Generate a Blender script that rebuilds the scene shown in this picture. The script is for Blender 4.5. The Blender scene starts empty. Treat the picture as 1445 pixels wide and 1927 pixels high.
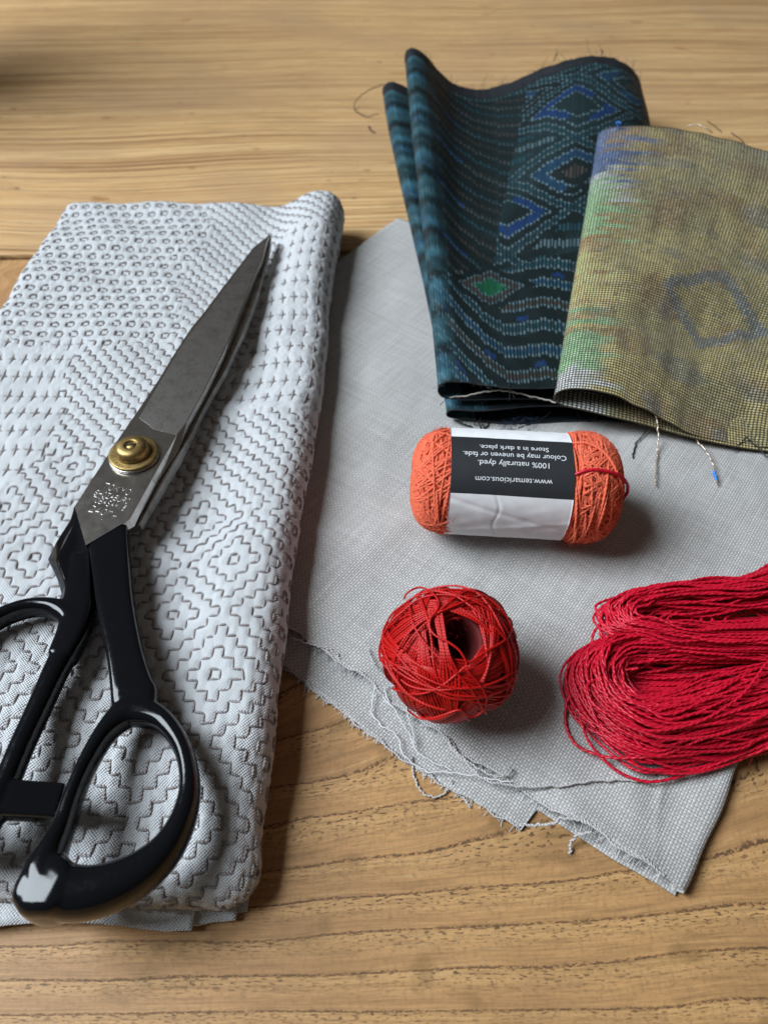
import bpy, math, random
import numpy as np
from mathutils import Matrix, Vector

rng = np.random.default_rng(7)
random.seed(7)
scene = bpy.context.scene
COL = scene.collection
MM = 0.001

# ------------------------------------------------------------------ camera
PITCH, FPX, CAMH = 49.5, 1447.0, 0.178          # degrees below the horizon, focal length in photo pixels, metres
CW, SW = math.cos(math.radians(PITCH)), math.sin(math.radians(PITCH))
cd = bpy.data.cameras.new('camera')
cam = bpy.data.objects.new('camera', cd)
COL.objects.link(cam)
cam.location = (0, 0, CAMH)
cam.rotation_euler = (math.radians(90 - PITCH), 0, 0)
cd.sensor_fit = 'VERTICAL'
cd.sensor_height = 36.0
cd.lens = FPX / 1927.0 * 36.0
cd.clip_start = 0.005
cd.clip_end = 20
cd.dof.use_dof = True
cd.dof.focus_distance = 0.195
cd.dof.aperture_fstop = 18.0
scene.camera = cam

# ------------------------------------------------------------------ room light: one window to the left, dim room around
world = bpy.data.worlds.new('World')
scene.world = world
world.use_nodes = True
bg = world.node_tree.nodes['Background']
bg.inputs[0].default_value = (1.0, 0.88, 0.76, 1)
bg.inputs[1].default_value = 0.07

def area(name, loc, target, sx, sy, power, color):
    l = bpy.data.lights.new(name, 'AREA')
    l.shape = 'RECTANGLE'; l.size = sx; l.size_y = sy
    l.energy = power; l.color = color
    o = bpy.data.objects.new(name, l); COL.objects.link(o)
    o.location = loc
    d = Vector(target) - Vector(loc)
    o.rotation_euler = d.to_track_quat('-Z', 'Y').to_euler()
    return o
area('window_light', (-1.18, 0.20, 1.30), (0.0, 0.16, 0.0), 0.95, 0.95, 54.0, (0.83, 0.92, 1.0))

scene.view_settings.view_transform = 'Standard'
scene.view_settings.look = 'None'
scene.view_settings.exposure = 0.14
scene.view_settings.gamma = 1.0

# ------------------------------------------------------------------ helpers: photo geometry
def P(px, py, z=0.0):
    """point of the horizontal plane at height z (mm) seen at a photo pixel, in mm"""
    u = (px - 722.5) / FPX; v = (963.5 - py) / FPX
    d = (u, CW + v * SW, -SW + v * CW)
    t = (CAMH * 1000 - z) / -d[2]
    return np.array([d[0] * t, d[1] * t, z])

def ray(px, py):
    u = (px - 722.5) / FPX; v = (963.5 - py) / FPX
    d = np.array([u, CW + v * SW, -SW + v * CW])
    return d / np.linalg.norm(d)

def on_sphere(px, py, c, r):
    o = np.array([0, 0, CAMH * 1000.0]); d = ray(px, py)
    oc = o - c; b = oc @ d; q = oc @ oc - r * r
    h = b * b - q
    t = -b - math.sqrt(h) if h > 0 else -b
    p = o + d * t
    return c + (p - c) / np.linalg.norm(p - c) * r

def spline(pts, n, closed=False):
    """Catmull-Rom through pts (k,d), n samples evenly spread by chord length"""
    pts = np.asarray(pts, float)
    if closed:
        ext = np.vstack([pts[-1], pts, pts[0], pts[1]]); segs = len(pts)
    else:
        ext = np.vstack([2 * pts[0] - pts[1], pts, 2 * pts[-1] - pts[-2]]); segs = len(pts) - 1
    dens = 24
    out = []
    for i in range(segs):
        p0, p1, p2, p3 = ext[i], ext[i + 1], ext[i + 2], ext[i + 3]
        t = np.linspace(0, 1, dens, endpoint=False)[:, None]
        out.append(0.5 * ((2 * p1) + (-p0 + p2) * t + (2 * p0 - 5 * p1 + 4 * p2 - p3) * t ** 2 + (-p0 + 3 * p1 - 3 * p2 + p3) * t ** 3))
    if not closed: out.append(pts[-1:])
    q = np.vstack(out)
    if closed: q = np.vstack([q, q[:1]])
    k = min(3, q.shape[1])
    L = np.concatenate([[0], np.cumsum(np.linalg.norm(np.diff(q[:, :k], axis=0), axis=1))])
    s = np.linspace(0, L[-1], n + 1 if closed else n)
    r = np.stack([np.interp(s, L, q[:, j]) for j in range(q.shape[1])], 1)
    return r[:-1] if closed else r

def sstep(a, b, x):
    t = np.clip((x - a) / (b - a), 0, 1)
    return t * t * (3 - 2 * t)

class Waves:
    """smooth random field: a sum of sine waves"""
    def __init__(s, wl, n=10, seed=0):
        r = np.random.default_rng(seed)
        ang = r.uniform(0, 2 * np.pi, n); k = 2 * np.pi / (wl * r.uniform(.7, 1.6, n))
        s.kx, s.ky, s.ph = k * np.cos(ang), k * np.sin(ang), r.uniform(0, 6.28, n); s.n = n
    def __call__(s, x, y):
        o = 0
        for a, b, c in zip(s.kx, s.ky, s.ph): o = o + np.sin(a * x + b * y + c)
        return o / math.sqrt(s.n)

# ------------------------------------------------------------------ helpers: meshes (coordinates in mm)
def mesh(name, V, F, uv=None, col=None, smooth=True):
    V = np.asarray(V, np.float64).reshape(-1, 3) * MM
    me = bpy.data.meshes.new(name)
    if not isinstance(F, (list, tuple)): F = [F]
    F = [np.asarray(f, np.int32) for f in F if len(f)]
    nl = sum(f.size for f in F); npoly = sum(len(f) for f in F)
    me.vertices.add(len(V)); me.vertices.foreach_set('co', V.astype(np.float32).ravel())
    me.loops.add(nl); me.polygons.add(npoly)
    li = np.concatenate([f.ravel() for f in F])
    tot = np.concatenate([np.full(len(f), f.shape[1], np.int32) for f in F])
    st = np.concatenate([[0], np.cumsum(tot)[:-1]]).astype(np.int32)
    me.loops.foreach_set('vertex_index', li)
    me.polygons.foreach_set('loop_start', st)
    me.polygons.foreach_set('loop_total', tot)
    me.polygons.foreach_set('use_smooth', np.full(npoly, smooth, bool))
    if uv is not None:
        l = me.uv_layers.new(name='UVMap')
        l.data.foreach_set('uv', np.asarray(uv, np.float32).reshape(-1, 2)[li].ravel())
    if col is not None:
        a = me.color_attributes.new('col', 'FLOAT_COLOR', 'POINT')
        c = np.asarray(col, np.float32).reshape(-1, 3)
        a.data.foreach_set('color', np.hstack([c, np.ones((len(c), 1), np.float32)]).ravel())
    me.update(calc_edges=True)
    me.validate()
    return me

def link(name, me, mat, parent=None):
    o = bpy.data.objects.new(name, me)
    COL.objects.link(o)
    if mat is not None:
        me.materials.clear(); me.materials.append(mat)
    if parent is not None: o.parent = parent
    return o

def obj(name, V, F, mat, parent=None, **k):
    return link(name, mesh(name, V, F, **k), mat, parent)

def thing(name, label, cat, loc=(0, 0, 0), group=None):
    o = bpy.data.objects.new(name, None)
    COL.objects.link(o)
    o.empty_display_size = 0.01
    o['label'] = label; o['category'] = cat
    if group: o['group'] = group
    return o

def grid_faces(nu, nv, off=0, cu=False, cv=False):
    iu = np.arange(nu if cu else nu - 1); iv = np.arange(nv if cv else nv - 1)
    a, b = np.meshgrid(iu, iv, indexing='ij')
    a2 = (a + 1) % nu; b2 = (b + 1) % nv
    return np.stack([a * nv + b, a2 * nv + b, a2 * nv + b2, a * nv + b2], -1).reshape(-1, 4) + off

def sheet(name, G, mat, parent=None, uv=None, col=None, thick=0.0):
    """cloth sheet from a grid of points (nu,nv,3); thick > 0 gives it a real underside and rim"""
    nu, nv = G.shape[:2]
    V = G.reshape(-1, 3); F = grid_faces(nu, nv)
    if thick > 0:
        N = np.cross(np.gradient(G, axis=0), np.gradient(G, axis=1))
        N /= np.linalg.norm(N, axis=2, keepdims=True) + 1e-12
        n = nu * nv
        V = np.vstack([V, (G - N * thick).reshape(-1, 3)])
        idx = np.arange(n).reshape(nu, nv)
        ring = np.concatenate([idx[:, 0], idx[-1, 1:], idx[-2::-1, -1], idx[0, -2:0:-1]])
        r2 = np.roll(ring, -1)
        F = np.vstack([F, F[:, ::-1] + n, np.stack([ring, ring + n, r2 + n, r2], 1)])
        if uv is not None: uv = np.vstack([uv.reshape(-1, 2)] * 2)
        if col is not None: col = np.vstack([col.reshape(-1, 3)] * 2)
    return obj(name, V, F, mat, parent, uv=uv, col=col)

def tubes(Pts, r, sides=6, ref=None, closed=False, uvscale=1.0, cap=True):
    """Pts (S,N,3) -> verts, faces, uv for S round strands; ref (S,N,3) gives a stable side direction"""
    Pts = np.asarray(Pts, float)
    if Pts.ndim == 2: Pts = Pts[None]
    S, N, _ = Pts.shape
    if closed: T = np.roll(Pts, -1, 1) - np.roll(Pts, 1, 1)
    else: T = np.gradient(Pts, axis=1)
    T /= np.linalg.norm(T, axis=2, keepdims=True) + 1e-12
    if ref is None:
        ref = np.broadcast_to(np.array([0.131, 0.087, 0.987]), Pts.shape)
    A = np.cross(T, ref); A /= np.linalg.norm(A, axis=2, keepdims=True) + 1e-9
    B = np.cross(A, T)
    r = np.broadcast_to(np.asarray(r, float), (S, N)) if np.ndim(r) < 2 else np.asarray(r)
    ph = np.arange(sides) / sides * 2 * np.pi
    V = Pts[:, :, None] + r[:, :, None, None] * (A[:, :, None] * np.cos(ph)[None, None, :, None] + B[:, :, None] * np.sin(ph)[None, None, :, None])
    L = np.concatenate([np.zeros((S, 1)), np.cumsum(np.linalg.norm(np.diff(Pts, axis=1), axis=2), 1)], 1)
    U = np.stack([np.broadcast_to((L * uvscale)[:, :, None], (S, N, sides)), np.broadcast_to(ph / (2 * np.pi), (S, N, sides))], -1)
    f = grid_faces(N, sides, cu=closed, cv=True)
    F = (f[None] + (np.arange(S) * N * sides)[:, None, None]).reshape(-1, 4)
    return V.reshape(-1, 3), F, U.reshape(-1, 2)

class Acc:
    def __init__(s): s.V, s.F, s.U, s.C, s.n = [], [], [], [], 0
    def add(s, V, F, U=None, C=None):
        s.V.append(V); s.F.append(np.asarray(F) + s.n)
        s.U.append(U if U is not None else np.zeros((len(V), 2)))
        s.C.append(np.broadcast_to(C, (len(V), 3)) if C is not None else np.ones((len(V), 3)))
        s.n += len(V)
    def build(s, name, mat, parent=None, col=False, smooth=True):
        return obj(name, np.vstack(s.V), np.vstack(s.F), mat, parent, uv=np.vstack(s.U), col=np.vstack(s.C) if col else None, smooth=smooth)

def lathe(prof, n=48):
    prof = np.asarray(prof, float)
    ph = np.arange(n) / n * 2 * np.pi
    V = np.stack([prof[:, None, 0] * np.cos(ph), prof[:, None, 0] * np.sin(ph), np.broadcast_to(prof[:, None, 1], (len(prof), n))], -1)
    return V.reshape(-1, 3), grid_faces(len(prof), n, cv=True)[:, ::-1]

def loft(loops, cap=True):
    """closed loops (k,n,3) joined; n-gon caps"""
    loops = np.asarray(loops, float); k, n, _ = loops.shape
    F = [grid_faces(k, n, cv=True)]
    if cap:
        F.append(np.arange(n)[None, ::-1]); F.append((np.arange(n) + (k - 1) * n)[None])
    return loops.reshape(-1, 3), F

def thread(name, pts, r, mat, parent=None, n=None, sides=6):
    q = spline(pts, n or max(20, len(pts) * 14))
    k = np.arange(len(q)); w_ = np.random.default_rng(len(pts) * 7 + int(abs(pts[0][0]) * 10))
    q = q + np.stack([sum(.10 * np.sin(k * f_ + w_.uniform(0, 6)) for f_ in (.35, .62, 1.1)) for _ in range(3)], 1) * np.array([1, 1, .3])
    V, F, U = tubes(q, r, sides)
    return obj(name, V, F, mat, parent, uv=U)

# ------------------------------------------------------------------ helpers: node expressions
class X:
    def __init__(s, nt, v): s.nt, s.v = nt, v
    def _m(s, op, *a):
        n = s.nt.nodes.new('ShaderNodeMath'); n.operation = op
        for i, q in enumerate((s,) + a):
            q = q.v if isinstance(q, X) else q
            if isinstance(q, (int, float)): n.inputs[i].default_value = q
            else: s.nt.links.new(q, n.inputs[i])
        return X(s.nt, n.outputs[0])
    def __add__(s, o): return s._m('ADD', o)
    __radd__ = __add__
    def __mul__(s, o): return s._m('MULTIPLY', o)
    __rmul__ = __mul__
    def __sub__(s, o): return s._m('SUBTRACT', o)
    def __rsub__(s, o): return (s * -1.0) + o
    def __truediv__(s, o): return s._m('DIVIDE', o)
    def sin(s): return s._m('SINE')
    def frac(s): return s._m('FRACT')
    def floor(s): return s._m('FLOOR')
    def abs(s): return s._m('ABSOLUTE')
    def exp(s): return s._m('EXPONENT')
    def max(s, o): return s._m('MAXIMUM', o)
    def min(s, o): return s._m('MINIMUM', o)
    def pow(s, o): return s._m('POWER', o)
    def step(s, a, b):
        n = s.nt.nodes.new('ShaderNodeMapRange'); n.interpolation_type = 'SMOOTHSTEP'
        n.inputs['From Min'].default_value = a; n.inputs['From Max'].default_value = b
        s.nt.links.new(s.v, n.inputs['Value'])
        return X(s.nt, n.outputs[0])

class Mat:
    def __init__(s, name, base=(.5, .5, .5), rough=.6, metal=0.0, spec=.5, **kw):
        s.m = bpy.data.materials.new(name); s.m.use_nodes = True
        s.nt = s.m.node_tree; s.b = s.nt.nodes['Principled BSDF']
        s.b.inputs['Base Color'].default_value = (*base, 1)
        s.b.inputs['Roughness'].default_value = rough
        s.b.inputs['Metallic'].default_value = metal
        s.b.inputs['Specular IOR Level'].default_value = spec
        for k, v in kw.items(): s.b.inputs[k.replace('_', ' ')].default_value = v
        s.tc = s.nt.nodes.new('ShaderNodeTexCoord')
    def uv(s):
        n = s.nt.nodes.new('ShaderNodeSeparateXYZ'); s.nt.links.new(s.tc.outputs['UV'], n.inputs[0])
        return X(s.nt, n.outputs[0]), X(s.nt, n.outputs[1])
    def pos(s):
        """object coordinates in mm"""
        n = s.nt.nodes.new('ShaderNodeSeparateXYZ'); s.nt.links.new(s.tc.outputs['Object'], n.inputs[0])
        return [X(s.nt, n.outputs[i]) * 1000.0 for i in range(3)]
    def noise(s, x, y, z=0.0, scale=1.0, detail=2.0, rough=.5):
        c = s.nt.nodes.new('ShaderNodeCombineXYZ')
        for i, q in enumerate((x, y, z)):
            if isinstance(q, X): s.nt.links.new(q.v, c.inputs[i])
            else: c.inputs[i].default_value = q
        n = s.nt.nodes.new('ShaderNodeTexNoise'); n.inputs['Scale'].default_value = scale
        n.inputs['Detail'].default_value = detail; n.inputs['Roughness'].default_value = rough
        s.nt.links.new(c.outputs[0], n.inputs['Vector'])
        return X(s.nt, n.outputs['Fac'])
    def vcol(s):
        n = s.nt.nodes.new('ShaderNodeAttribute'); n.attribute_name = 'col'
        return n.outputs['Color']
    def mix(s, f, a, b, mode='MIX'):
        n = s.nt.nodes.new('ShaderNodeMix'); n.data_type = 'RGBA'; n.blend_type = mode
        for sock, q in ((n.inputs[0], f), (n.inputs[6], a), (n.inputs[7], b)):
            if isinstance(q, X): q = q.v
            if isinstance(q, (int, float)): sock.default_value = q
            elif isinstance(q, tuple): sock.default_value = (*q, 1)
            else: s.nt.links.new(q, sock)
        return n.outputs[2]
    def color(s, c): s.nt.links.new(c, s.b.inputs['Base Color'])
    def set(s, name, x): s.nt.links.new(x.v if isinstance(x, X) else x, s.b.inputs[name])
    def bump(s, h, dist, strength=1.0):
        n = s.nt.nodes.new('ShaderNodeBump'); n.inputs['Distance'].default_value = dist * MM
        n.inputs['Strength'].default_value = strength
        s.nt.links.new(h.v, n.inputs['Height']); s.nt.links.new(n.outputs[0], s.b.inputs['Normal'])

# ------------------------------------------------------------------ materials
def wood_fine():
    m = Mat('wood_straight_grain', rough=.55, spec=.35)
    x, y, z = m.pos()
    warp = (m.noise(x * .0035, y * .005, 1.0, 1.0, 1.0) - .5) * 40.0 + (m.noise(x * .03, y * .03, 4.0, 1.0, 1.0) - .5) * 2.0
    yy = y + warp - x * .02
    ring = m.noise(x * .0012, yy * .22, 2.0, 1.0, 2.0, .7)
    fine = m.noise(x * .03, yy * .9, 5.0, 1.0, 5.0, .75)
    line = m.noise(x * .003, yy * .55, 9.0, 1.0, 3.0, .65).step(.53, .61)
    blot = m.noise(x * .012, y * .016, 3.0, 1.0, 3.0)
    c = m.mix(ring.step(.3, .72), (.52, .30, .125), (.70, .465, .22))
    c = m.mix(line * .85, c, (.25, .125, .05))
    c = m.mix(fine.step(.42, .66) * .6, c, (.24, .135, .065))
    scr = m.noise(x * .05, yy * 2.2, 25.0, 1.0, 2.0).step(.62, .7)
    c = m.mix(scr * .35, c, (.68, .52, .33))
    c = m.mix(blot.step(.42, .7) * .45, c, (.40, .25, .14))
    spot = m.noise(x * .05, y * .10, 8.0, 1.0, 2.0).step(.69, .76)
    c = m.mix(spot * .65, c, (.27, .11, .035))
    dirt = m.noise(x * .10, y * .14, 18.0, 1.0, 3.0).step(.70, .76)
    c = m.mix(dirt * .7, c, (.10, .06, .035))
    m.color(c)
    m.set('Roughness', fine * .2 + .45)
    m.bump(line * -1.0 + fine * .4, .12, .6)
    return m.m

def wood_ring():
    m = Mat('wood_ring_porous', rough=.55, spec=.35)
    x, y, z = m.pos()
    xc, yc = x * .1, y * .1
    wob = (m.noise(x * .02, y * .05, 1.0, 1.0, 2.0) - .5) * .55 + (m.noise(x * .002, y * .07, 40.0, 1.0, 0.0) - .5) * .8
    g = (((yc - 2.0) * (-1.0 / 6.5)).exp() * -1.0 + 1.0) * 12.0 - .73 - (yc - 2.0).max(-.5).min(8.0) * xc * .043 + wob
    f = g.frac()
    rag = (m.noise(x * .8, g * 9.0, 3.0, 1.0, 3.0, .65) - .5) * .16
    f2 = (f + rag)
    line = f2.step(.0, .02) * (1.0 - f2.step(.04, .08))
    dash = m.noise(x * 1.1, g * 14.0, 7.0, 1.0, 2.0, .6)
    pores = m.noise(x * .62 + g * 1.5, g * 20.0, 12.0, 1.0, 1.0).step(.59, .65)
    dens = m.noise(x * .03, g * .9, 15.0, 1.0, 2.0).step(.25, .52)
    late = f.step(.30, 1.0) * .9 + .14
    blot = m.noise(x * .025, y * .04, 3.0, 1.0, 3.0)
    fine = m.noise(x * .07, g * 14.0, 5.0, 1.0, 4.0, .65)
    fleck = m.noise(x * 1.1, g * 4.0 + x * .05, 22.0, 1.0, 3.0, .7)
    c = m.mix(blot.step(.3, .7), (.51, .278, .112), (.38, .203, .085))
    c = m.mix((f.step(.35, .95)) * .45, c, (.61, .365, .15))
    c = m.mix(fine.step(.4, .7) * .6, c, (.22, .125, .055))
    gr2 = m.noise(x * .035, g * 5.0, 44.0, 1.0, 5.0, .75)
    c = m.mix(gr2.step(.45, .62) * .38, c, (.24, .13, .05))
    c = m.mix(gr2.step(.45, .30) * .35, c, (.60, .42, .20))
    c = m.mix(fleck.step(.45, .7) * .38, c, (.22, .13, .055))
    c = m.mix(line * dash.step(.36, .52) * .85, c, (.075, .038, .02))
    c = m.mix(pores * late * dens * .85, c, (.085, .045, .024))
    st = m.noise(x * .05, y * .07, 31.0, 1.0, 3.0).step(.60, .70)
    c = m.mix(st * .55, c, (.18, .10, .035))
    m.color(c)
    m.set('Roughness', fine * .2 + .42)
    m.bump(line * -1.0 - pores * late * .6 + fine * .25, .14, .7)
    return m.m

def weave_height(m, u, v, p):
    """plain weave of thread pitch p mm"""
    a, b = u * (math.pi / p), v * (math.pi / p)
    return a, b

def cotton():
    m = Mat('white_cotton', (.62, .66, .70), rough=.95, spec=.05)
    u, v = m.uv()
    w = (u * (6.2832 / .72) + m.noise(u * .2, v, 2.0, 1.0, 1.0) * 1.2).sin() * (v * (6.2832 / .72) + m.noise(u, v * .2, 2.0, 1.0, 1.0) * 1.2).sin()
    n = m.noise(u, v, 0.0, 1.6, 3.0, .6)
    c = m.mix(w.step(-.9, .3), (.52, .535, .55), (.70, .712, .728))
    n2 = m.noise(u * .25, v * .25, 4.0, 1.0, 3.0, .6)
    c = m.mix(n.step(.35, .7) * .45, c, (.53, .54, .545))
    c = m.mix(n2.step(.4, .75) * .25, c, (.58, .575, .56))
    m.color(c)
    m.bump(w + n * 1.2, .13, 1.0)
    return m.m

def linen():
    m = Mat('grey_linen', (.4, .4, .4), rough=.9, spec=.15, Sheen_Weight=.2)
    u, v = m.uv()
    ju = (m.noise(u * .3, v * .02, 3.0, 1.0, 1.0) - .5) * .9
    jv = (m.noise(u * .02, v * .3, 5.0, 1.0, 1.0) - .5) * .9
    p = .70
    a, b = (u + ju) / p, (v + jv) / p
    par = ((a.floor() + b.floor()) * .5).frac() * 2.0          # 0 or 1 : which thread is on top
    la = (a.frac() - .5).abs() * 2.0
    lb = (b.frac() - .5).abs() * 2.0
    hu = (1.0 - la * la) * (1.0 - lb * .55)
    hv = (1.0 - lb * lb) * (1.0 - la * .55)
    h = hu * par + hv * (1.0 - par)
    slub = m.noise(u * .05, v * 1.5, 7.0, 1.0, 2.0) * .5 + m.noise(u * 1.5, v * .05, 9.0, 1.0, 2.0) * .5
    warp = m.mix(slub.step(.35, .65), (.365, .35, .335), (.505, .49, .47))
    weft = m.mix(slub.step(.35, .65), (.47, .46, .45), (.60, .59, .575))
    c = m.mix(par, warp, weft)
    c = m.mix(1.0 - h.step(.05, .55), c, (.235, .225, .215))
    m.color(c)
    m.bump(h, .16, .9)
    return m.m

def ikat():
    m = Mat('ikat_silk', rough=.55, spec=.22)
    u, v = m.uv()
    w = (u * (6.2832 / .55)).sin() * .5 + (v * (6.2832 / .5)).sin() * .5
    n = m.noise(u * .2, v * 2.0, 0.0, 1.0, 2.0)
    c = m.mix(w.step(-.8, .4) * .55 + .45, (.004, .006, .008), m.vcol())
    m.color(c)
    m.bump(w + n, .07, .7)
    return m.m

def gold():
    m = Mat('gold_brocade', rough=.42, spec=.5, Sheen_Weight=.1)
    u, v = m.uv()
    p = 1.12
    ju = (m.noise(u * .1, v * .3, 3.0, 1.0, 1.0) - .5) * .5
    a, b = (u + ju) / p, v / (p * .95)
    fa = (a.frac() - .5).abs() * 2.0
    fb = (b.frac() - .5).abs() * 2.0
    cell = m.noise(a.floor() * 7.31, b.floor() * 5.17, 2.0, 1.0, 0.0)
    dot = (1.0 - fa.step(.45, .68)) * (1.0 - fb.step(.45, .68))
    thr = (1.0 - fb.step(.5, .9)) * .08
    k = ((dot * (cell.step(.15, .6) * .75 + .35)) + thr).min(1.0)
    c = m.mix(k, (.02, .017, .009), m.vcol())
    c = m.mix(dot * cell.step(.6, .75) * .6, c, (.80, .78, .62))
    m.color(c)
    m.set('Metallic', k * .25)
    m.set('Roughness', 1.0 - k * .6)
    m.bump(k, .14, .8)
    return m.m

def yarn(name, base, dark, pitch, rough=.7, sheen=.3, spec=.25, var=.35, nturn=2.0, strength=.8, twist=1.0):
    """twisted strand: diagonal plies along the strand's own length"""
    m = Mat(name, base, rough=rough, spec=spec, Sheen_Weight=sheen, Sheen_Roughness=.4)
    m.b.inputs['Sheen Tint'].default_value = (*base, 1)
    u, v = m.uv()
    t = ((u / pitch + v * nturn) * 6.2832).sin()
    x, y, z = m.pos()
    n = m.noise(x, y, z, .35, 2.0)
    c = m.mix(t.step(-1.0, .2) * twist + (1.0 - twist), dark, base)
    c = m.mix(n.step(.3, .75) * var, c, dark)
    m.color(c)
    m.bump(t, .12, strength)
    return m.m

def simple(name, base, **k): return Mat(name, base, **k).m

def steel_dark():
    m = Mat('aged_steel', rough=.4, metal=1.0)
    x, y, z = m.pos()
    n = m.noise(x * .12, y * .12, 0.0, 1.0, 5.0, .65)
    r = m.noise(x * .5, y * .3, 6.0, 1.0, 4.0, .7)
    pit = m.noise(x * .9, y * .9, 2.0, 1.0, 3.0).step(.66, .72)
    c = m.mix(n.step(.35, .7), (.47, .455, .44), (.25, .23, .205))
    c = m.mix(r.step(.52, .72) * .6, c, (.12, .085, .058))
    c = m.mix(pit * .6, c, (.05, .038, .03))
    m.color(c)
    m.set('Roughness', n * .25 + r * .18 + .16)
    m.bump(pit * -1.0 + r * .15, .04, .6)
    return m.m

def steel_bright():
    m = Mat('polished_steel', rough=.3, metal=1.0)
    x, y, z = m.pos()
    n = m.noise(x * .3, y * .3, 0.0, 1.0, 4.0, .6)
    pit = m.noise(x * 1.1, y * 1.1, 2.0, 1.0, 2.0).step(.70, .75)
    c = m.mix(n.step(.35, .75), (.50, .48, .455), (.38, .36, .335))
    c = m.mix(pit * .7, c, (.12, .09, .07))
    m.color(c)
    m.set('Roughness', n * .22 + .14)
    m.bump(pit * -1.0 + n * .1, .02, .5)
    return m.m

def brass():
    m = Mat('worn_brass', rough=.32, metal=1.0)
    x, y, z = m.pos()
    n = m.noise(x * .35, y * .35, z * .35, 1.0, 4.0, .65)
    c = m.mix(n.step(.35, .7), (.36, .255, .10), (.18, .12, .048))
    m.color(c)
    m.set('Roughness', n * .3 + .34)
    return m.m

def enamel():
    m = Mat('black_enamel', (.004, .0045, .006), rough=.07, spec=.30)
    x, y, z = m.pos()
    n = m.noise(x * .12, y * .12, z * .12, 1.0, 2.0)
    f = m.noise(x * .8, y * .8, z * .8, 1.0, 4.0, .7)
    m.set('Roughness', f.step(.45, .85) * .10 + .10)
    m.bump(n + f * .03, .25, .25)
    return m.m

def paper():
    m = Mat('label_paper', (.78, .78, .80), rough=.75, spec=.2)
    x, y, z = m.pos()
    n = m.noise(x, y, z, .25, 4.0, .6)
    m.color(m.mix(n.step(.3, .75), (.80, .80, .81), (.71, .71, .73)))
    m.bump(n, .2, .35)
    return m.m

M = dict(
    wood_a=wood_fine(), wood_b=wood_ring(), cotton=cotton(), linen=linen(), ikat=ikat(), gold=gold(),
    stitch=yarn('grey_stitch_thread', (.40, .37, .365), (.28, .255, .25), .55, var=.5, rough=.85),
    coral=yarn('coral_wool', (.84, .19, .105), (.60, .095, .048), 1.3, rough=.95, sheen=.5, spec=.08, strength=.3, twist=.5),
    red=yarn('red_cotton', (.54, .007, .006), (.27, .003, .003), .7, rough=.40, sheen=.05, spec=.4, var=.3, strength=.25, twist=.3),
    crimson=yarn('crimson_cotton', (.62, .007, .032), (.27, .002, .010), 1.4, rough=.40, sheen=.05, spec=.45, var=.3, strength=.2, twist=.35),
    core_red=simple('red_core', (.10, .002, .002), rough=.8),
    core_coral=simple('coral_core', (.45, .05, .02), rough=.9),
    steel_d=steel_dark(), steel_b=steel_bright(), brass=brass(), enamel=enamel(), paper=paper(),
    ink=simple('black_print', (.022, .024, .027), rough=.55, spec=.35),
    white_ink=simple('white_print', (.72, .73, .75), rough=.7),
    lthread=yarn('linen_thread', (.62, .60, .585), (.42, .40, .39), .8, rough=.85),
    lthread_thin=simple('linen_fibre', (.62, .62, .63), rough=.8),
    bthread=simple('black_thread', (.008, .010, .014), rough=.7),
    mthread=simple('metallic_thread', (.62, .50, .40), rough=.3, metal=.6),
    cream=simple('cream_thread', (.45, .42, .36), rough=.7),
    bluethread=simple('blue_foil_thread', (.03, .22, .75), rough=.4),
    groove=simple('dark_groove', (.012, .009, .006), rough=.8),
    stampm=simple('stamped_steel', (.70, .68, .65), rough=.38, metal=1.0),
    brassd=simple('dark_brass', (.16, .10, .035), rough=.5, metal=1.0),
)

# ================================================================== the table
table = bpy.data.objects.new('table_top', None); COL.objects.link(table)
table['kind'] = 'structure'; table['label'] = 'worn wooden table top of two wide planks under everything'
def plank(y0, y1, mat):
    x0, x1, T, b = -620, 620, 24, 1.4
    prof = np.array([(y0, -T), (y0, -b), (y0 + .4, -.35), (y0 + b, 0), (y1 - b, 0), (y1 - .4, -.35), (y1, -b), (y1, -T)], float)
    xs = np.linspace(x0, x1, 3)
    rows = []
    for xx in xs:
        sk = xx * .027
        rows.append(np.stack([np.full(len(prof), xx), prof[:, 0] + (sk if True else 0), prof[:, 1]], 1))
    V, F = loft(np.array(rows))
    return obj('plank', V, F, mat, table, smooth=False)
plank(-240, 297.4, M['wood_b'])
plank(300.6, 900, M['wood_a'])
V, F = loft(np.array([[(-620, 280, -20), (620, 310, -20), (620, 330, -20), (-620, 290, -20)], [(-620, 280, -6), (620, 310, -6), (620, 335, -6), (-620, 292, -6)]]))
obj('tongue', V, F, M['groove'], table, smooth=False)

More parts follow.
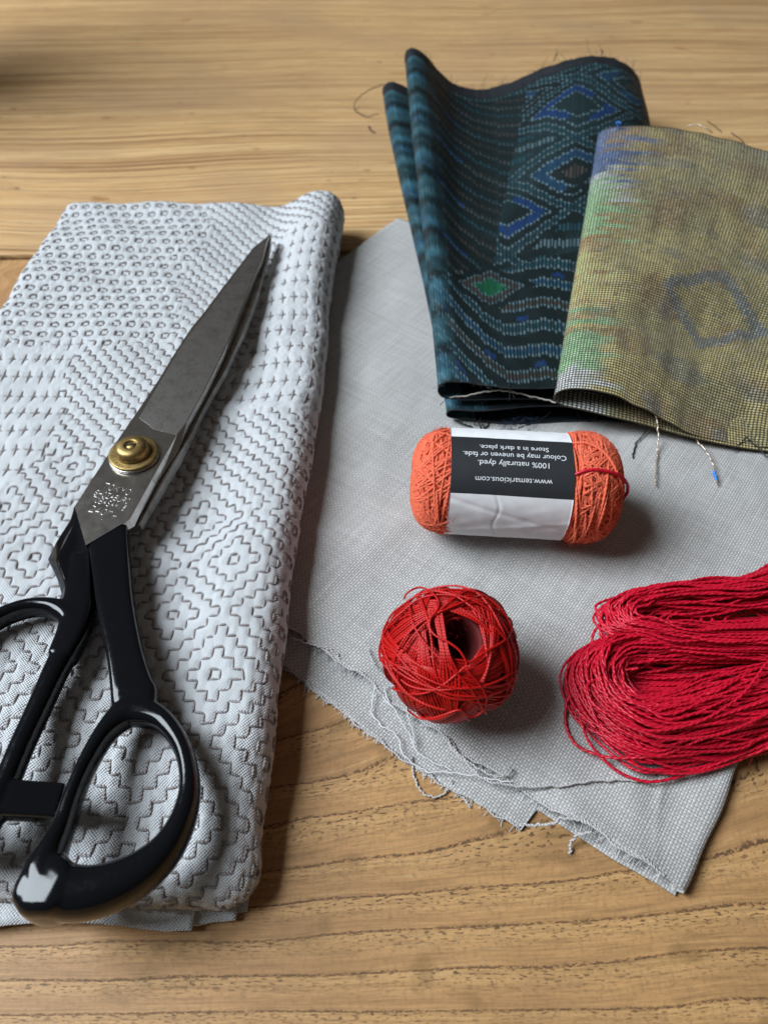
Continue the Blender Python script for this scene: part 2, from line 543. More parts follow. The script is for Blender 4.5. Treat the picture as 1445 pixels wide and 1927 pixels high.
# ================================================================== white stitched cloth
def hand_stitched_cloth():
    root = thing('stitched_cloth', 'folded white cotton cloth covered in grey running stitch patterns, lying under the scissors', 'cloth')
    W, L, R, PA, PB = 121.0, 274.0, 7.4, 2.7, 2.75
    rf = np.array([-27.2, 40.0]); et = np.array([.0368, .9993]); es = np.array([.9993, -.0368])
    org = rf - es * W
    w1, w2, w3, w4 = Waves(60, 8, 1), Waves(22, 10, 2), Waves(7, 10, 3), Waves(2.2, 14, 4)
    def base(a, b):
        """rounded folded slab: a across, b along; returns position and outward normal"""
        ca = np.clip(a, R, W - R); cb = np.clip(b, R, L - R)
        dx, dy = a - ca, b - cb
        d = np.hypot(dx, dy); th = d / R
        ux, uy = dx / (d + 1e-9), dy / (d + 1e-9)
        s = ca + ux * R * np.sin(np.minimum(th, 3.1)); t = cb + uy * R * np.sin(np.minimum(th, 3.1))
        T = 14.6 + .7 * w1(ca, cb) + .45 * w2(ca, cb)
        T = T + 5.5 * sstep(88, 112, ca) * sstep(170, 262, cb) + 1.6 * sstep(95, 112, ca) - 1.0 * sstep(60, 90, ca) * (1 - sstep(95, 108, ca))
        T = T * (.62 + .38 * sstep(0, 40, cb))
        s = s + .9 * np.sin(b * .045 + 1.0) * sstep(60, 121, a) + .4 * w2(b, a * .3)
        z = .5 + T * (1 + np.cos(np.minimum(th, 3.1))) * .5
        nx, ny, nz = np.sin(th) * ux, np.sin(th) * uy, np.cos(th)
        X_ = org[0] + es[0] * s + et[0] * t; Y_ = org[1] + es[1] * s + et[1] * t
        N = np.stack([es[0] * nx + et[0] * ny, es[1] * nx + et[1] * ny, nz], -1)
        return np.stack([X_, Y_, z], -1), N, th
    # which pattern where
    def region(a, b):
        edge = 3.5 * np.sin(b * .11) + 2 * np.sin(a * .23)
        boxes = (b > 172 + edge) & (a < 66 + edge)
        boxes |= (a > 121.5) & (b < 150)
        cross = (a > 92 + (b - 160) * .10 + edge) & (b > 140) & (b < 246)
        cross |= (a > 121.5) & (b >= 150)
        cross |= (a < 40 + edge * 1.5) & (b > 74 + edge) & (b < 172 + edge)
        diam = (b < 112 - (a - 80) * .25 + edge)
        return np.where(cross, 3, np.where(boxes, 0, np.where(diam, 2, 1)))
    def h_on(i, j):
        r = region((j + .5) * PA, i * PB)
        bit = np.where(r == 0, (i // 2) % 2, np.where(r == 2, (i + i // 6) % 2, i % 2))
        return ((j + bit) % 2 == 0) & (r != 3)
    def v_on(i, j):
        r = region(j * PA, (i + .5) * PB)
        bit = np.where(r == 0, 0, np.where(r == 2, (j + j // 5 + 1) % 2, j % 2))
        return ((i + bit) % 2 == 0) & (r != 3)
    CX, CY = 4.2, 8.6
    def pucker(a, b):
        i = np.floor(b / PB).astype(int); j = np.floor(a / PA).astype(int)
        fa = a - j * PA; fb = b - i * PB
        dome = .22 * (np.sin(np.pi * fa / PA) * np.sin(np.pi * fb / PB))
        s2 = .42 ** 2
        dip = 0; closed = np.ones(a.shape, bool)
        for (on, dd) in ((h_on(i, j), fb), (h_on(i + 1, j), PB - fb), (v_on(i, j), fa), (v_on(i, j + 1), PA - fa)):
            dip = dip + np.where(on, np.exp(-np.abs(dd) / .5), -.30 * np.exp(-np.abs(dd) / .7)); closed = closed & on
        out = dome - .26 * dip - np.where(closed, .38 * (np.sin(np.pi * fa / PA) * np.sin(np.pi * fb / PB)) ** .5, 0)
        # crosses
        kc = np.round(a / CX) ; kr = np.round(b / CY)
        da = a - kc * CX; db = b - kr * CY
        cr = np.exp(-np.abs(da) / .5) * sstep(3.9, 2.8, np.abs(db)) + np.exp(-np.abs(db) / .5) * sstep(2.1, 1.2, np.abs(da))
        outc = .22 * (1 - np.exp(-(da ** 2 + db ** 2) / 6)) - .30 * cr
        r = region(a, b)
        return np.where(r == 3, outc, out) + .09 * w3(a, b) + .06 * w4(a, b)
    m = 2.55 * R
    na, nb = 372, 730
    a = np.linspace(R - m, W - R + m, na); b = np.linspace(R - m, L - R + m, nb)
    A, B = np.meshgrid(a, b, indexing='ij')
    p, N, th = base(A, B)
    fade = 1 - sstep(2.0, 2.6, th)
    G = p + N * (pucker(A, B) * fade)[..., None]
    obj('outer_layer', G.reshape(-1, 3), grid_faces(na, nb), M['cotton'], root, uv=np.stack([A, B], -1))
    # stitches
    segs = []
    for i in range(-6, int(L / PB) + 6):
        jj = np.arange(-6, int(W / PA) + 6)
        on = h_on(np.full_like(jj, i), jj)
        for j in jj[on]: segs.append((j * PA + .2, i * PB, (j + 1) * PA - .2, i * PB))
        on = v_on(np.full_like(jj, i), jj)
        for j in jj[on]: segs.append((j * PA, i * PB + .2, j * PA, (i + 1) * PB - .2))
    for r in range(-2, int(L / CY) + 3):
        for k in range(-3, int(W / CX) + 4):
            ca, cb = k * CX, r * CY
            if region(np.array(ca), np.array(cb)) == 3:
                segs.append((ca - 1.55, cb, ca + 1.55, cb)); segs.append((ca, cb - 3.2, ca, cb + 3.2))
    S = np.array(segs)
    S += rng.normal(0, .16, S.shape)
    mid = .5 * (S[:, :2] + S[:, 2:])
    _, _, thm = base(mid[:, 0], mid[:, 1])
    keep = thm < 2.1
    S, mid = S[keep], mid[keep]
    K = 6
    t = np.linspace(0, 1, K)
    aa = S[:, 0:1] * (1 - t) + S[:, 2:3] * t; bb = S[:, 1:2] * (1 - t) + S[:, 3:4] * t
    pp, NN, tt = base(aa, bb)
    off = pucker(aa, bb)
    prof = np.array([-.16, .06, .15, .15, .06, -.16]); rad = np.array([.22, .32, .37, .37, .32, .22])
    pts = pp + NN * (np.minimum(off, off[:, 2:3] + .1) * .75 + prof)[..., None]
    # the 300 nearest stitches on top are single parts, the rest one piece
    c = pts.mean(1)
    dep = c[:, 1] * CW - (c[:, 2] - CAMH * 1000) * SW
    sx = 722.5 + FPX * c[:, 0] / dep
    dist = np.linalg.norm(c - np.array([0, 0, CAMH * 1000]), axis=1) + np.where((sx < 5), 1e4, 0) + np.where(tt.mean(1) > 1.2, 1e4, 0)
    near = np.argsort(dist)[:300]
    tV, tF, tU = tubes(np.stack([np.linspace(-.5, .5, K), np.zeros(K), prof], 1)[None], rad, 6, ref=np.tile(np.array([0, 0, 1.0]), (1, K, 1)))
    tme = mesh('stitch', tV, tF, uv=tU * np.array([2.4, 1.0]))
    tme.materials.append(M['stitch'])
    for q in near:
        e = pts[q, -1] - pts[q, 0]; ln = np.linalg.norm(e); e = e / ln
        n = NN[q, 2] - e * (NN[q, 2] @ e); n /= np.linalg.norm(n)
        sd = np.cross(n, e)
        ctr = pts[q, 2:4].mean(0) - n * .15
        o = bpy.data.objects.new('stitch', tme); COL.objects.link(o); o.parent = root
        Mx = Matrix.Identity(4)
        for r_ in range(3):
            Mx[r_][0] = float(e[r_] * ln); Mx[r_][1] = float(sd[r_]); Mx[r_][2] = float(n[r_]); Mx[r_][3] = float(ctr[r_] * MM)
        o.matrix_local = Mx
    rest = np.setdiff1d(np.arange(len(S)), near)
    V, F, U = tubes(pts[rest], np.broadcast_to(rad, (len(rest), K)), 5, ref=NN[rest])
    o = obj('stitching', V, F, M['stitch'], root, uv=U); o['kind'] = 'stuff'
    # folded layers that show at the near end
    def layer(a0, a1, b0, b1, z0, th, seed):
        w = Waves(30, 6, seed)
        aa, bb = np.meshgrid(np.linspace(a0, a1, 130), np.linspace(b0, b1, 24), indexing='ij')
        fr = .8 * w(aa, aa * 0) ; bbb = bb + fr * (1 - sstep(b0, b0 + 8, bb))
        z = z0 + .35 * w(aa, bb) + .12 * Waves(3.1, 8, seed + 4)(aa, bb) - z0 * .3 * (1 - sstep(b0, b0 + 6, bb))
        g = np.stack([org[0] + es[0] * aa + et[0] * bbb, org[1] + es[1] * aa + et[1] * bbb, z], -1)
        sheet('folded_layer', g, M['cotton'], root, uv=np.stack([aa, bb], -1), thick=th)
    layer(4, W - 3.5, -2.2, 30, 2.6, 1.0, 21)
    layer(3, W - 12, -3.6, 30, 5.2, 1.0, 22)
    layer(6, W - 1.5, .6, 30, 1.2, .9, 23)
    return root
hand_stitched_cloth()

# ================================================================== scissors
def ring_sweep(path, n, closed, ex=2.6, sides=28):
    """sweep a rounded cross-section along rows of (px, py, z, half width, half height)"""
    q = []
    for (px, py, z, hw, hh) in path:
        w = P(px, py, z); q.append((w[0], w[1], w[2], hw, hh))
    s = spline(q, n, closed)
    c = s[:, :3]
    T = (np.roll(c, -1, 0) - np.roll(c, 1, 0)) if closed else np.gradient(c, axis=0)
    T[:, 2] = 0; T /= np.linalg.norm(T, axis=1, keepdims=True) + 1e-9
    sd = np.stack([T[:, 1], -T[:, 0], np.zeros(n)], 1)
    ph = np.arange(sides) / sides * 2 * np.pi
    cx = np.sign(np.cos(ph)) * np.abs(np.cos(ph)) ** (2 / ex); cz = np.sign(np.sin(ph)) * np.abs(np.sin(ph)) ** (2 / ex)
    V = c[:, None] + sd[:, None] * (s[:, 3, None] * cx)[..., None] + np.array([0, 0, 1.0]) * (s[:, 4, None] * cz)[..., None]
    F = [grid_faces(n, sides, cu=closed, cv=True)]
    if not closed: F += [np.arange(sides)[None, ::-1], (np.arange(sides) + (n - 1) * sides)[None]]
    return V.reshape(-1, 3), F

def fuse(name, pieces, mat, parent, voxel=.34, smooth=6):
    """weld overlapping solids into one continuous skin"""
    Vs, Fs, n = [], {}, 0
    for V, F in pieces:
        Vs.append(V)
        for f in F: Fs.setdefault(f.shape[1], []).append(f + n)
        n += len(V)
    me = mesh('tmp', np.vstack(Vs), [np.vstack(v) for v in Fs.values()])
    o = bpy.data.objects.new('tmp', me); COL.objects.link(o)
    r = o.modifiers.new('r', 'REMESH'); r.mode = 'VOXEL'; r.voxel_size = voxel * MM; r.use_smooth_shade = True
    s = o.modifiers.new('s', 'SMOOTH'); s.factor = .5; s.iterations = smooth
    dg = bpy.context.evaluated_depsgraph_get()
    out = bpy.data.meshes.new_from_object(o.evaluated_get(dg))
    out.name = name
    bpy.data.objects.remove(o); bpy.data.meshes.remove(me)
    return link(name, out, mat, parent)

GLY = {
    'T': [[(0, 1), (1, 1)], [(.5, 1), (.5, 0)]], 'K': [[(0, 0), (0, 1)], [(1, 1), (0, .45)], [(.3, .6), (1, 0)]],
    'Y': [[(0, 1), (.5, .5), (1, 1)], [(.5, .5), (.5, 0)]], 'H': [[(0, 0), (0, 1)], [(1, 0), (1, 1)], [(0, .5), (1, .5)]],
    'Z': [[(0, 1), (1, 1), (0, 0), (1, 0)]], 'A': [[(0, 0), (.5, 1), (1, 0)], [(.2, .4), (.8, .4)]],
    'B': [[(0, 0), (0, 1), (.7, 1), (.9, .85), (.9, .65), (.7, .52), (0, .52)], [(.7, .52), (1, .38), (1, .14), (.75, 0), (0, 0)]],
    'U': [[(0, 1), (0, .25), (.25, 0), (.75, 0), (1, .25), (1, 1)]],
    'R': [[(0, 0), (0, 1), (.75, 1), (1, .85), (1, .65), (.75, .5), (0, .5)], [(.5, .5), (1, 0)]],
    'M': [[(0, 0), (0, 1), (.5, .35), (1, 1), (1, 0)]], 'I': [[(.5, 0), (.5, 1)]],
    'S': [[(1, .85), (.75, 1), (.25, 1), (0, .8), (.15, .58), (.85, .42), (1, .2), (.75, 0), (.25, 0), (0, .15)]],
    '2': [[(0, .75), (.15, .95), (.5, 1), (.85, .95), (1, .72), (.8, .45), (0, 0), (1, 0)]],
    '4': [[(.7, 0), (.7, 1), (0, .3), (1, .3)]], 'm': [[(0, 0), (0, .62)], [(0, .5), (.25, .62), (.5, .5), (.5, 0)], [(.5, .5), (.75, .62), (1, .5), (1, 0)]],
}
circ = [(.5 + .5 * math.cos(t), .5 + .5 * math.sin(t)) for t in np.linspace(0, 2 * math.pi, 19)]
GLY['O'] = [circ]; GLY['0'] = [circ]
GLY['@'] = [circ] + [[(.32 + .4 * x, .25 + .5 * y) for x, y in s] for s in GLY['R']]

def scissors():
    root = thing('scissors', 'large tailor scissors with dark steel blades and black enamel handles on the white cloth', 'scissors')
    ZT, ZE = 23.4, 21.0
    left = [(505, 444), (477, 466), (451, 500), (417, 544), (388, 583), (359, 619), (329, 665), (300, 713), (264, 767), (218, 834), (141, 953)]
    face = [(245, 977), (300, 878), (334, 817), (352, 795), (380, 745), (408, 690), (430, 645), (446, 605), (460, 568), (478, 522), (492, 490), (504, 450)]
    outer = [(254, 990), (301, 902), (336, 850), (358, 803), (386, 752), (414, 697), (435, 650), (451, 609), (465, 573), (483, 526), (496, 495), (507, 448)]
    end = [(162, 1026)]
    def drop(py): return 0 if py > 500 else 0
    top = [P(x, y, ZT) for x, y in left + end + face]
    top_in = top
    mid = [P(x, y, ZT) - np.array([0, 0, ZT - ZE + .6]) for x, y in left + end] + [P(x, y, ZE) for x, y in outer]
    mid2 = [p - np.array([0, 0, .0]) for p in mid]
    V, F = loft(np.array([mid2, top]))
    obj('blade', V, F, M['steel_b'], root, smooth=False)
    up = root.children[-1]; up['label'] = 'upper steel blade with stamped lettering'
    # dark ground face of the upper blade, a hair proud
    pan = [(262, 786), (291, 808), (333, 818)] + [(x - 2, y) for x, y in face[3:-1]] + [(502, 453), (499, 451), (477, 471), (453, 503), (419, 548), (390, 587), (361, 623), (334, 664), (300, 722)]
    pw = np.array([P(x, y, ZT + .01) for x, y in pan]); pt = pw.copy(); pt[:, 2] += .02
    V, F = loft(np.array([pw - np.array([0, 0, .2]), pt]))
    obj('ground_face', V, F, M['steel_d'], up, smooth=False)
    # lower blade
    lo_r = [(264, 988), (312, 907), (341, 859), (373, 790), (402, 735), (427, 693), (441, 660), (458, 626), (477, 578), (487, 547), (497, 508), (504, 484), (511, 447)]
    lo_l = [(507, 440), (480, 470), (455, 505), (420, 550), (392, 590), (362, 628), (332, 674), (303, 722), (268, 776), (228, 845), (165, 950), (200, 1000)]
    tl = np.array([P(x, y, ZE - .35) for x, y in lo_l + lo_r]); bl = tl.copy(); bl[:, 2] -= 2.3
    V, F = loft(np.array([bl, tl]))
    lob = obj('blade', V, F, M['steel_d'], root, smooth=False); lob['label'] = 'lower steel blade, mostly hidden'
    # stamped lettering
    ac = Acc()
    def line(txt, p0, p1, hgt, small=()):
        a, b = P(*p0, ZT), P(*p1, ZT)
        ex = (b - a); w = np.linalg.norm(ex); ex = ex / w; ey = np.array([-ex[1], ex[0], 0])
        n = len(txt); slot = w / n
        for i, ch in enumerate(txt):
            sc = small[i] if small else 1.0
            for st in GLY[ch]:
                st = np.array(st)
                wd = slot * (.70 if ch != 'I' else .7)
                q = a + np.outer(st[:, 0] * wd * (.9 if sc < 1 else 1) + i * slot, ex) + np.outer(st[:, 1] * hgt * sc + (hgt * (.45 if i == n - 2 else -.1) if sc < 1 else 0), ey)
                q[:, 2] = ZT + .05
                d = []
                for k in range(len(q) - 1):
                    d.append(q[k] * np.linspace(1, 0, 4)[:, None] + q[k + 1] * np.linspace(0, 1, 4)[:, None])
                V, F, U = tubes(np.vstack([dd[:-1] for dd in d[:-1]] + [d[-1]]), .085, 6)
                ac.add(V, F, U)
    line('TOKYO', (193, 919), (246, 933), 2.0)
    line('SHOZABURO', (177, 931), (243, 949), 1.75)
    line('TOBASAMI@', (171, 943), (236, 962), 1.75)
    line('240mm', (167, 962), (222, 977), 2.0, (1, 1, 1, .75, .75))
    ac.build('stamped_lettering', M['stampm'], up)
    # pivot
    pc = P(253.5, 858, ZT)
    def turn(name, prof, mat, par, n=56):
        V, F = lathe(prof, n); V = V + np.array([pc[0], pc[1], 0])
        return obj(name, V, F, mat, par)
    turn('washer', [(.2, ZT + .05), (6.9, ZT + .05), (7.1, ZT + .2), (7.1, ZT + .6), (6.9, ZT + .75), (.2, ZT + .75)], M['steel_b'], root)
    bw = turn('washer', [(.2, ZT + .7), (6.7, ZT + .76), (6.85, ZT + .9), (6.85, ZT + 1.3), (6.65, ZT + 1.5), (6.4, ZT + 1.55), (4.0, ZT + 1.6), (.2, ZT + 1.6)], M['brass'], root)
    ac = Acc()
    for k in range(30):                                # worn engraving round the washer
        t = k / 30 * 2 * np.pi
        if rng.random() < .18: continue
        for _ in range(2):
            r0, r1 = rng.uniform(5.0, 5.4), rng.uniform(5.6, 6.1); dt, d2 = rng.normal(0, .05, 2)
            q = np.array([(pc[0] + r0 * math.cos(t + dt), pc[1] + r0 * math.sin(t + dt), ZT + 1.58), (pc[0] + (r0 + r1) / 2 * math.cos(t), pc[1] + (r0 + r1) / 2 * math.sin(t), ZT + 1.58), (pc[0] + r1 * math.cos(t + d2), pc[1] + r1 * math.sin(t + d2), ZT + 1.58)])
            V, F, U = tubes(q, .055, 5); ac.add(V, F, U)
    ac.build('engraving', M['brassd'], bw)
    z0 = ZT + 1.6
    nut = turn('pivot_nut', [(4.75, z0 - .1), (4.85, z0 + .1), (4.85, z0 + .45), (4.6, z0 + .6), (4.55, z0 + .8), (4.5, z0 + 1.6), (4.3, z0 + 2.2), (3.8, z0 + 2.7), (3.1, z0 + 2.95), (2.2, z0 + 3.0), (1.75, z0 + 2.98), (1.6, z0 + 2.85), (1.55, z0 + 2.2), (.1, z0 + 2.2)], M['brass'], root)
    sc = turn('screw', [(1.5, z0 + 2.15), (1.48, z0 + 2.45), (1.1, z0 + 2.75), (.5, z0 + 2.88), (.02, z0 + 2.9)], M['brass'], root, 24)
    a = math.radians(10)
    e = np.array([math.cos(a), math.sin(a), 0]); f = np.array([-math.sin(a), math.cos(a), 0])
    cc = np.array([pc[0], pc[1], z0 + 2.93])
    lo = np.array([cc - e * 1.5 - f * .3, cc + e * 1.5 - f * .3, cc + e * 1.5 + f * .3, cc - e * 1.5 + f * .3])
    V, F = loft(np.array([lo - np.array([0, 0, .3]), lo]))
    obj('slot', V, F, M['groove'], sc, smooth=False)
    # handle with the large loop
    zc = 21.0
    ring = [(262, 1338, zc, 3.4, 3.6), (308, 1358, zc, 2.4, 3.6), (344, 1408, zc, 2.0, 3.7), (358, 1470, zc, 2.0, 3.9), (350, 1530, zc, 2.3, 4.1),
            (322, 1588, zc, 2.9, 4.4), (280, 1632, zc, 3.6, 4.7), (225, 1664, zc, 4.2, 5.0), (165, 1681, zc - .5, 4.7, 5.6), (112, 1676, zc - 1.2, 5.0, 6.4),
            (90, 1650, zc - 1.0, 4.2, 6.0), (100, 1604, zc, 2.7, 4.6), (122, 1555, zc, 1.9, 3.9), (140, 1500, zc, 1.7, 3.7), (165, 1440, zc, 1.7, 3.6), (200, 1380, zc, 2.0, 3.6), (234, 1346, zc, 3.0, 3.6)]
    shank = [(212, 965, 20.9, 5.2, 2.0), (203, 992, 20.9, 5.4, 2.2), (207, 1030, 20.8, 5.0, 2.5), (213, 1085, 20.8, 4.6, 2.8), (221, 1150, 21.0, 4.3, 3.0), (237, 1230, 21.3, 4.0, 3.2), (250, 1292, 21.2, 4.5, 3.4), (257, 1318, 21, 5.0, 3.4), (263, 1342, 21, 4.0, 3.3)]
    knob = [(142, 1688, 20.6, 2.8, 5.4), (124, 1684, 20.4, 4.7, 6.0), (100, 1675, 19.6, 5.9, 6.5), (78, 1668, 19.2, 5.8, 6.4), (60, 1664, 19.4, 4.6, 5.8), (52, 1662, 19.2, 2.6, 4.6)]
    h = fuse('handle', [ring_sweep(ring, 160, True, 2.5), ring_sweep(shank, 60, False, 5.5), ring_sweep(knob, 30, False, 4.2)], M['enamel'], root, voxel=.30, smooth=16)
    h['label'] = 'black enamel handle with large oval loop and rounded knob'
    # handle with the thumb loop, running out of frame
    z2 = 20.0
    sh2 = [(158, 1050, 19.4, 2.6, 2.8), (152, 1100, 19.6, 3.2, 3.0), (150, 1145, 19.8, 3.9, 3.2), (140, 1190, 20, 3.5, 3.3), (118, 1240, 20, 3.0, 3.3)]
    hk_t = [(150, 945), (146, 975), (124, 1012), (108, 1052), (122, 1090), (128, 1118), (124, 1136), (150, 1150), (172, 1132), (170, 1090), (168, 1040), (180, 985)]
    hk_b = [(140, 950), (132, 978), (108, 1015), (90, 1052), (108, 1090), (116, 1118), (106, 1136), (140, 1160), (180, 1136), (178, 1090), (174, 1040), (186, 985)]
    bt = [P(x, y, 20.0) - np.array([0, 0, 3.6]) for x, y in hk_b]
    hook = loft(np.array([bt, [P(x, y, 20.0) for x, y in hk_b], [P(x, y, 22.6 if y > 1030 else 20.6) for x, y in hk_t]]))
    ring2 = [(140, 1172, z2, 3.2, 3.3), (128, 1218, z2, 2.9, 3.3), (104, 1268, z2, 2.6, 3.3), (74, 1335, z2, 2.4, 3.3), (42, 1405, z2, 2.3, 3.3), (6, 1490, z2, 2.4, 3.5), (-36, 1560, z2, 3.0, 4), (-90, 1590, z2, 4, 4.5), (-135, 1550, z2, 4, 4.5),
             (-150, 1450, z2, 2.6, 3.6), (-120, 1320, z2, 2, 3.3), (-70, 1225, z2, 2, 3.3), (-12, 1172, z2, 1.7, 3.2), (50, 1146, z2, 1.7, 3.2), (105, 1146, z2, 2.2, 3.2)]
    stop = [(0, 1505, 20.4, 3.6, 2.6), (60, 1508, 19.5, 3.6, 2.6), (121, 1512, 18.5, 3.6, 2.6)]
    h2 = fuse('handle', [ring_sweep(ring2, 150, True, 2.5), ring_sweep(sh2, 60, False, 4.0), hook, ring_sweep(stop, 20, False, 9)], M['enamel'], root, voxel=.36, smooth=4)
    h2['label'] = 'black enamel handle with thumb loop and stop bar'
    return root
scissors()

# ================================================================== grey linen
LE1 = np.array([.807, -.591]); LE2 = np.array([.591, .807])
def linen_xy(e1, e2): return LE1[0] * e1 + LE2[0] * e2, LE1[1] * e1 + LE2[1] * e2
LW1, LW2, LW3 = Waves(70, 6, 31), Waves(26, 8, 32), Waves(9, 8, 33)
def linen_cloth():
    root = thing('linen_cloth', 'folded plain grey linen cloth with frayed edges, lying under the threads', 'cloth')
    A0, A1 = -184.0, 24.8
    def top_edge(a): return 72.4 + .9 * np.sin(a * .06) + .5 * np.sin(a * .31 + 1) - .8 * sstep(14, 24, a)
    def low_edge(a):
        e = 64.0 + .8 * np.sin(a * .07 + 2) - 1.2 * np.exp(-((a + 34) / 18) ** 2)
        e = e + 3.0 * sstep(-80, -95, a)
        return np.where(a > -9.0, 70.9 + 1.2 * sstep(8, 22, a), e)
    def ztop(a, b):
        d = b - 72
        z = 3.1 + .5 * LW1(a, b) + .34 * LW2(a, b) + .07 * LW3(a, b)
        for (ca, cb, dx, dy, wd, ln, hh) in ((-20, 120, .8, .6, 3.0, 40, .9), (-70, 150, .3, .95, 4.0, 45, .9), (-2, 128, .55, .83, 2.6, 30, .8), (-48, 100, .96, .25, 3.0, 30, .6), (10, 105, -.3, .95, 2.4, 24, .9), (-90, 110, .7, .7, 3.5, 30, .7)):
            al = (a - ca) * dx + (b - cb) * dy; ac_ = -(a - ca) * dy + (b - cb) * dx
            z = z + 1.5 * hh * np.exp(-np.abs(ac_ + 2.5 * np.sin(al * .07)) / wd) * np.exp(-(al / ln) ** 2)
        z = z + .9 * np.exp(-(((a - 4) * .8 + (b - 92) * .5) / 5) ** 2) * np.exp(-((b - 90) / 22) ** 2)
        z = z + .8 * np.exp(-(((a + 12) * .9 - (b - 96) * .25) / 6) ** 2) * np.exp(-((b - 92) / 26) ** 2)
        z = z - .7 * np.exp(-(((a - 13) * .9 + (b - 92) * .2) / 4) ** 2) * np.exp(-((b - 84) / 20) ** 2)
        z = z + 1.5 * np.exp(-(d / 5) ** 2) * (sstep(-12, 0, a) * (1 - .8 * sstep(14, 23, a))) + .5 * np.exp(-(d / 4) ** 2) * np.sin(a * .16)
        return z
    # top layer with the fold along its right side, continuing underneath as the second layer
    n1, n2 = 250, 240
    t = np.linspace(0, 1, n2)
    t = t ** 1.6
    a = np.concatenate([np.linspace(A0, -60, 70), np.linspace(-60, A1 - 2.2, n1 - 70)[1:]])
    fold = np.linspace(0, np.pi, 9)[1:]
    rows, uvs = [], []
    for ai in a:
        b = top_edge(ai) + (262 - top_edge(ai)) * t
        x, y = linen_xy(ai, b); rows.append(np.stack([x, y, ztop(np.full_like(b, ai), b)], 1)); uvs.append(np.stack([np.full_like(b, ai), b], 1))
    aL = a[-1]
    for k, f in enumerate(fold):
        ai = aL + 2.2 * math.sin(f)
        wv_ = .45 * np.sin(t * 22) + .25 * np.sin(t * 57 + 1)
        b = top_edge(ai) + (262 - top_edge(ai)) * t
        zt = ztop(np.full_like(b, aL), b); h = (zt - .6) / 2
        x, y = linen_xy(ai + wv_ * math.sin(f), b + .2); rows.append(np.stack([x, y, .6 + h + h * math.cos(f)], 1)); uvs.append(np.stack([np.full_like(b, aL + (k + 1) * .8), b], 1))
    G = np.array(rows); UV = np.array(uvs)
    sheet('top_layer', G, M['linen'], root, uv=UV, thick=.35)
    a = np.concatenate([np.linspace(A0, -60, 60), np.linspace(-60, -9.3, 110)[1:], np.linspace(-8.7, A1 - 1.0, 60)])
    rows, uvs = [], []
    for ai in a:
        e = float(low_edge(np.array(ai)))
        b = e + (120 - e) * np.linspace(0, 1, 60)
        z = .75 + .18 * LW2(np.full_like(b, ai) + 40, b) + .35 * np.exp(-((b - e) / 3) ** 2) * (1 + math.sin(ai * .2))
        z = np.minimum(z, np.where(b > 73, .9, 9))
        x, y = linen_xy(ai, b); rows.append(np.stack([x, y, z], 1)); uvs.append(np.stack([np.full_like(b, ai) + 300, b], 1))
    sheet('under_layer', np.array(rows), M['linen'], root, uv=np.array(uvs), thick=.3)
    # frayed fringe along both raw edges
    ac = Acc()
    def fringe(edge, a0, a1, n, z, ln):
        S = []
        for _ in range(n):
            ai = rng.uniform(a0, a1); e = float(edge(np.array(ai)))
            l = rng.exponential(ln) + .3; sl = rng.normal(0, .5); k = rng.normal(0, .35)
            s = np.linspace(0, 1, 6)
            aa = ai + sl * s * l + k * l * s ** 2; bb = e + .9 - s * (l + .9)
            x, y = linen_xy(aa, bb); zz = z(ai, e) * (1 - s * .55) + .12 * rng.normal() * s + .15
            S.append(np.stack([x, y, np.maximum(zz, .15)], 1))
        V, F, U = tubes(np.array(S), .07, 4); ac.add(V, F, U)
    fringe(top_edge, -118, 23, 240, lambda a, e: float(ztop(np.array(a), np.array(e))), .45)
    fringe(low_edge, -118, -9.5, 260, lambda a, e: .8, .4)
    o = ac.build('frayed_fringe', M['lthread_thin'], root); o['kind'] = 'stuff'
    # a drawn edge thread lying along each raw edge
    for edge, a0, a1, zf, r in ((top_edge, -116, 20, ztop, .27), (low_edge, -114, -10, lambda a, b: np.full_like(a, 1.15), .22)):
        aa = np.linspace(a0, a1, 90); e = edge(aa) + .35 * np.sin(aa * .5) + .25 * np.sin(aa * 1.3)
        x, y = linen_xy(aa, e)
        V, F, U = tubes(np.stack([x, y, zf(aa, e) + .15 + .1 * np.sin(aa * .9)], 1), r, 6)
        obj('edge_thread', V, F, M['lthread'], root, uv=U)
    # long loose threads
    def lt(px, z, r=.24, mat='lthread'):
        pts = [P(x, y, zz) for (x, y), zz in zip(px, z if hasattr(z, '__len__') else [z] * len(px))]
        thread('loose_thread', pts, r, M[mat], root)
    lt([(775, 1425), (779, 1460), (792, 1488), (815, 1500), (840, 1490), (852, 1470)], [1.2, .5, .4, .4, .6, 1.4])
    lt([(832, 1385), (870, 1430), (920, 1470), (990, 1480), (1060, 1478), (1130, 1468), (1215, 1470)], [4, 3.9, 3.9, 4.0, 4.1, 4.1, 4.2], .3)
    lt([(838, 1384), (855, 1410), (890, 1440), (935, 1462), (960, 1452), (948, 1440)], [4.1] * 6, .26)
    lt([(1110, 1566), (1085, 1572), (1073, 1588), (1072, 1606)], [4.4, 3.2, 1.4, .5], .3)
    lt([(985, 1552), (1030, 1552), (1060, 1540), (1090, 1544), (1125, 1556)], [3.4, 4.0, 4.6, 4.8, 4.4], .34)
    lt([(690, 1218), (704, 1250), (716, 1262)], [3.9, 4.4, 4.0], .16)
    lt([(705, 1290), (700, 1340), (718, 1365), (745, 1382), (760, 1420), (800, 1450), (860, 1455), (960, 1472)], [2.2, 1.8, 1.9, 2.0, 1.9, 1.8, 2.6, 4.0], .17, 'lthread_thin')
    lt([(720, 1310), (745, 1340), (775, 1392), (790, 1420), (850, 1450)], [3.4, 3.6, 2.2, 2.0, 1.9], .15, 'lthread_thin')
    lt([(735, 1330), (725, 1300), (740, 1290), (760, 1320), (782, 1400)], [3.6, 3.9, 4.0, 3.8, 2.2], .14, 'lthread_thin')
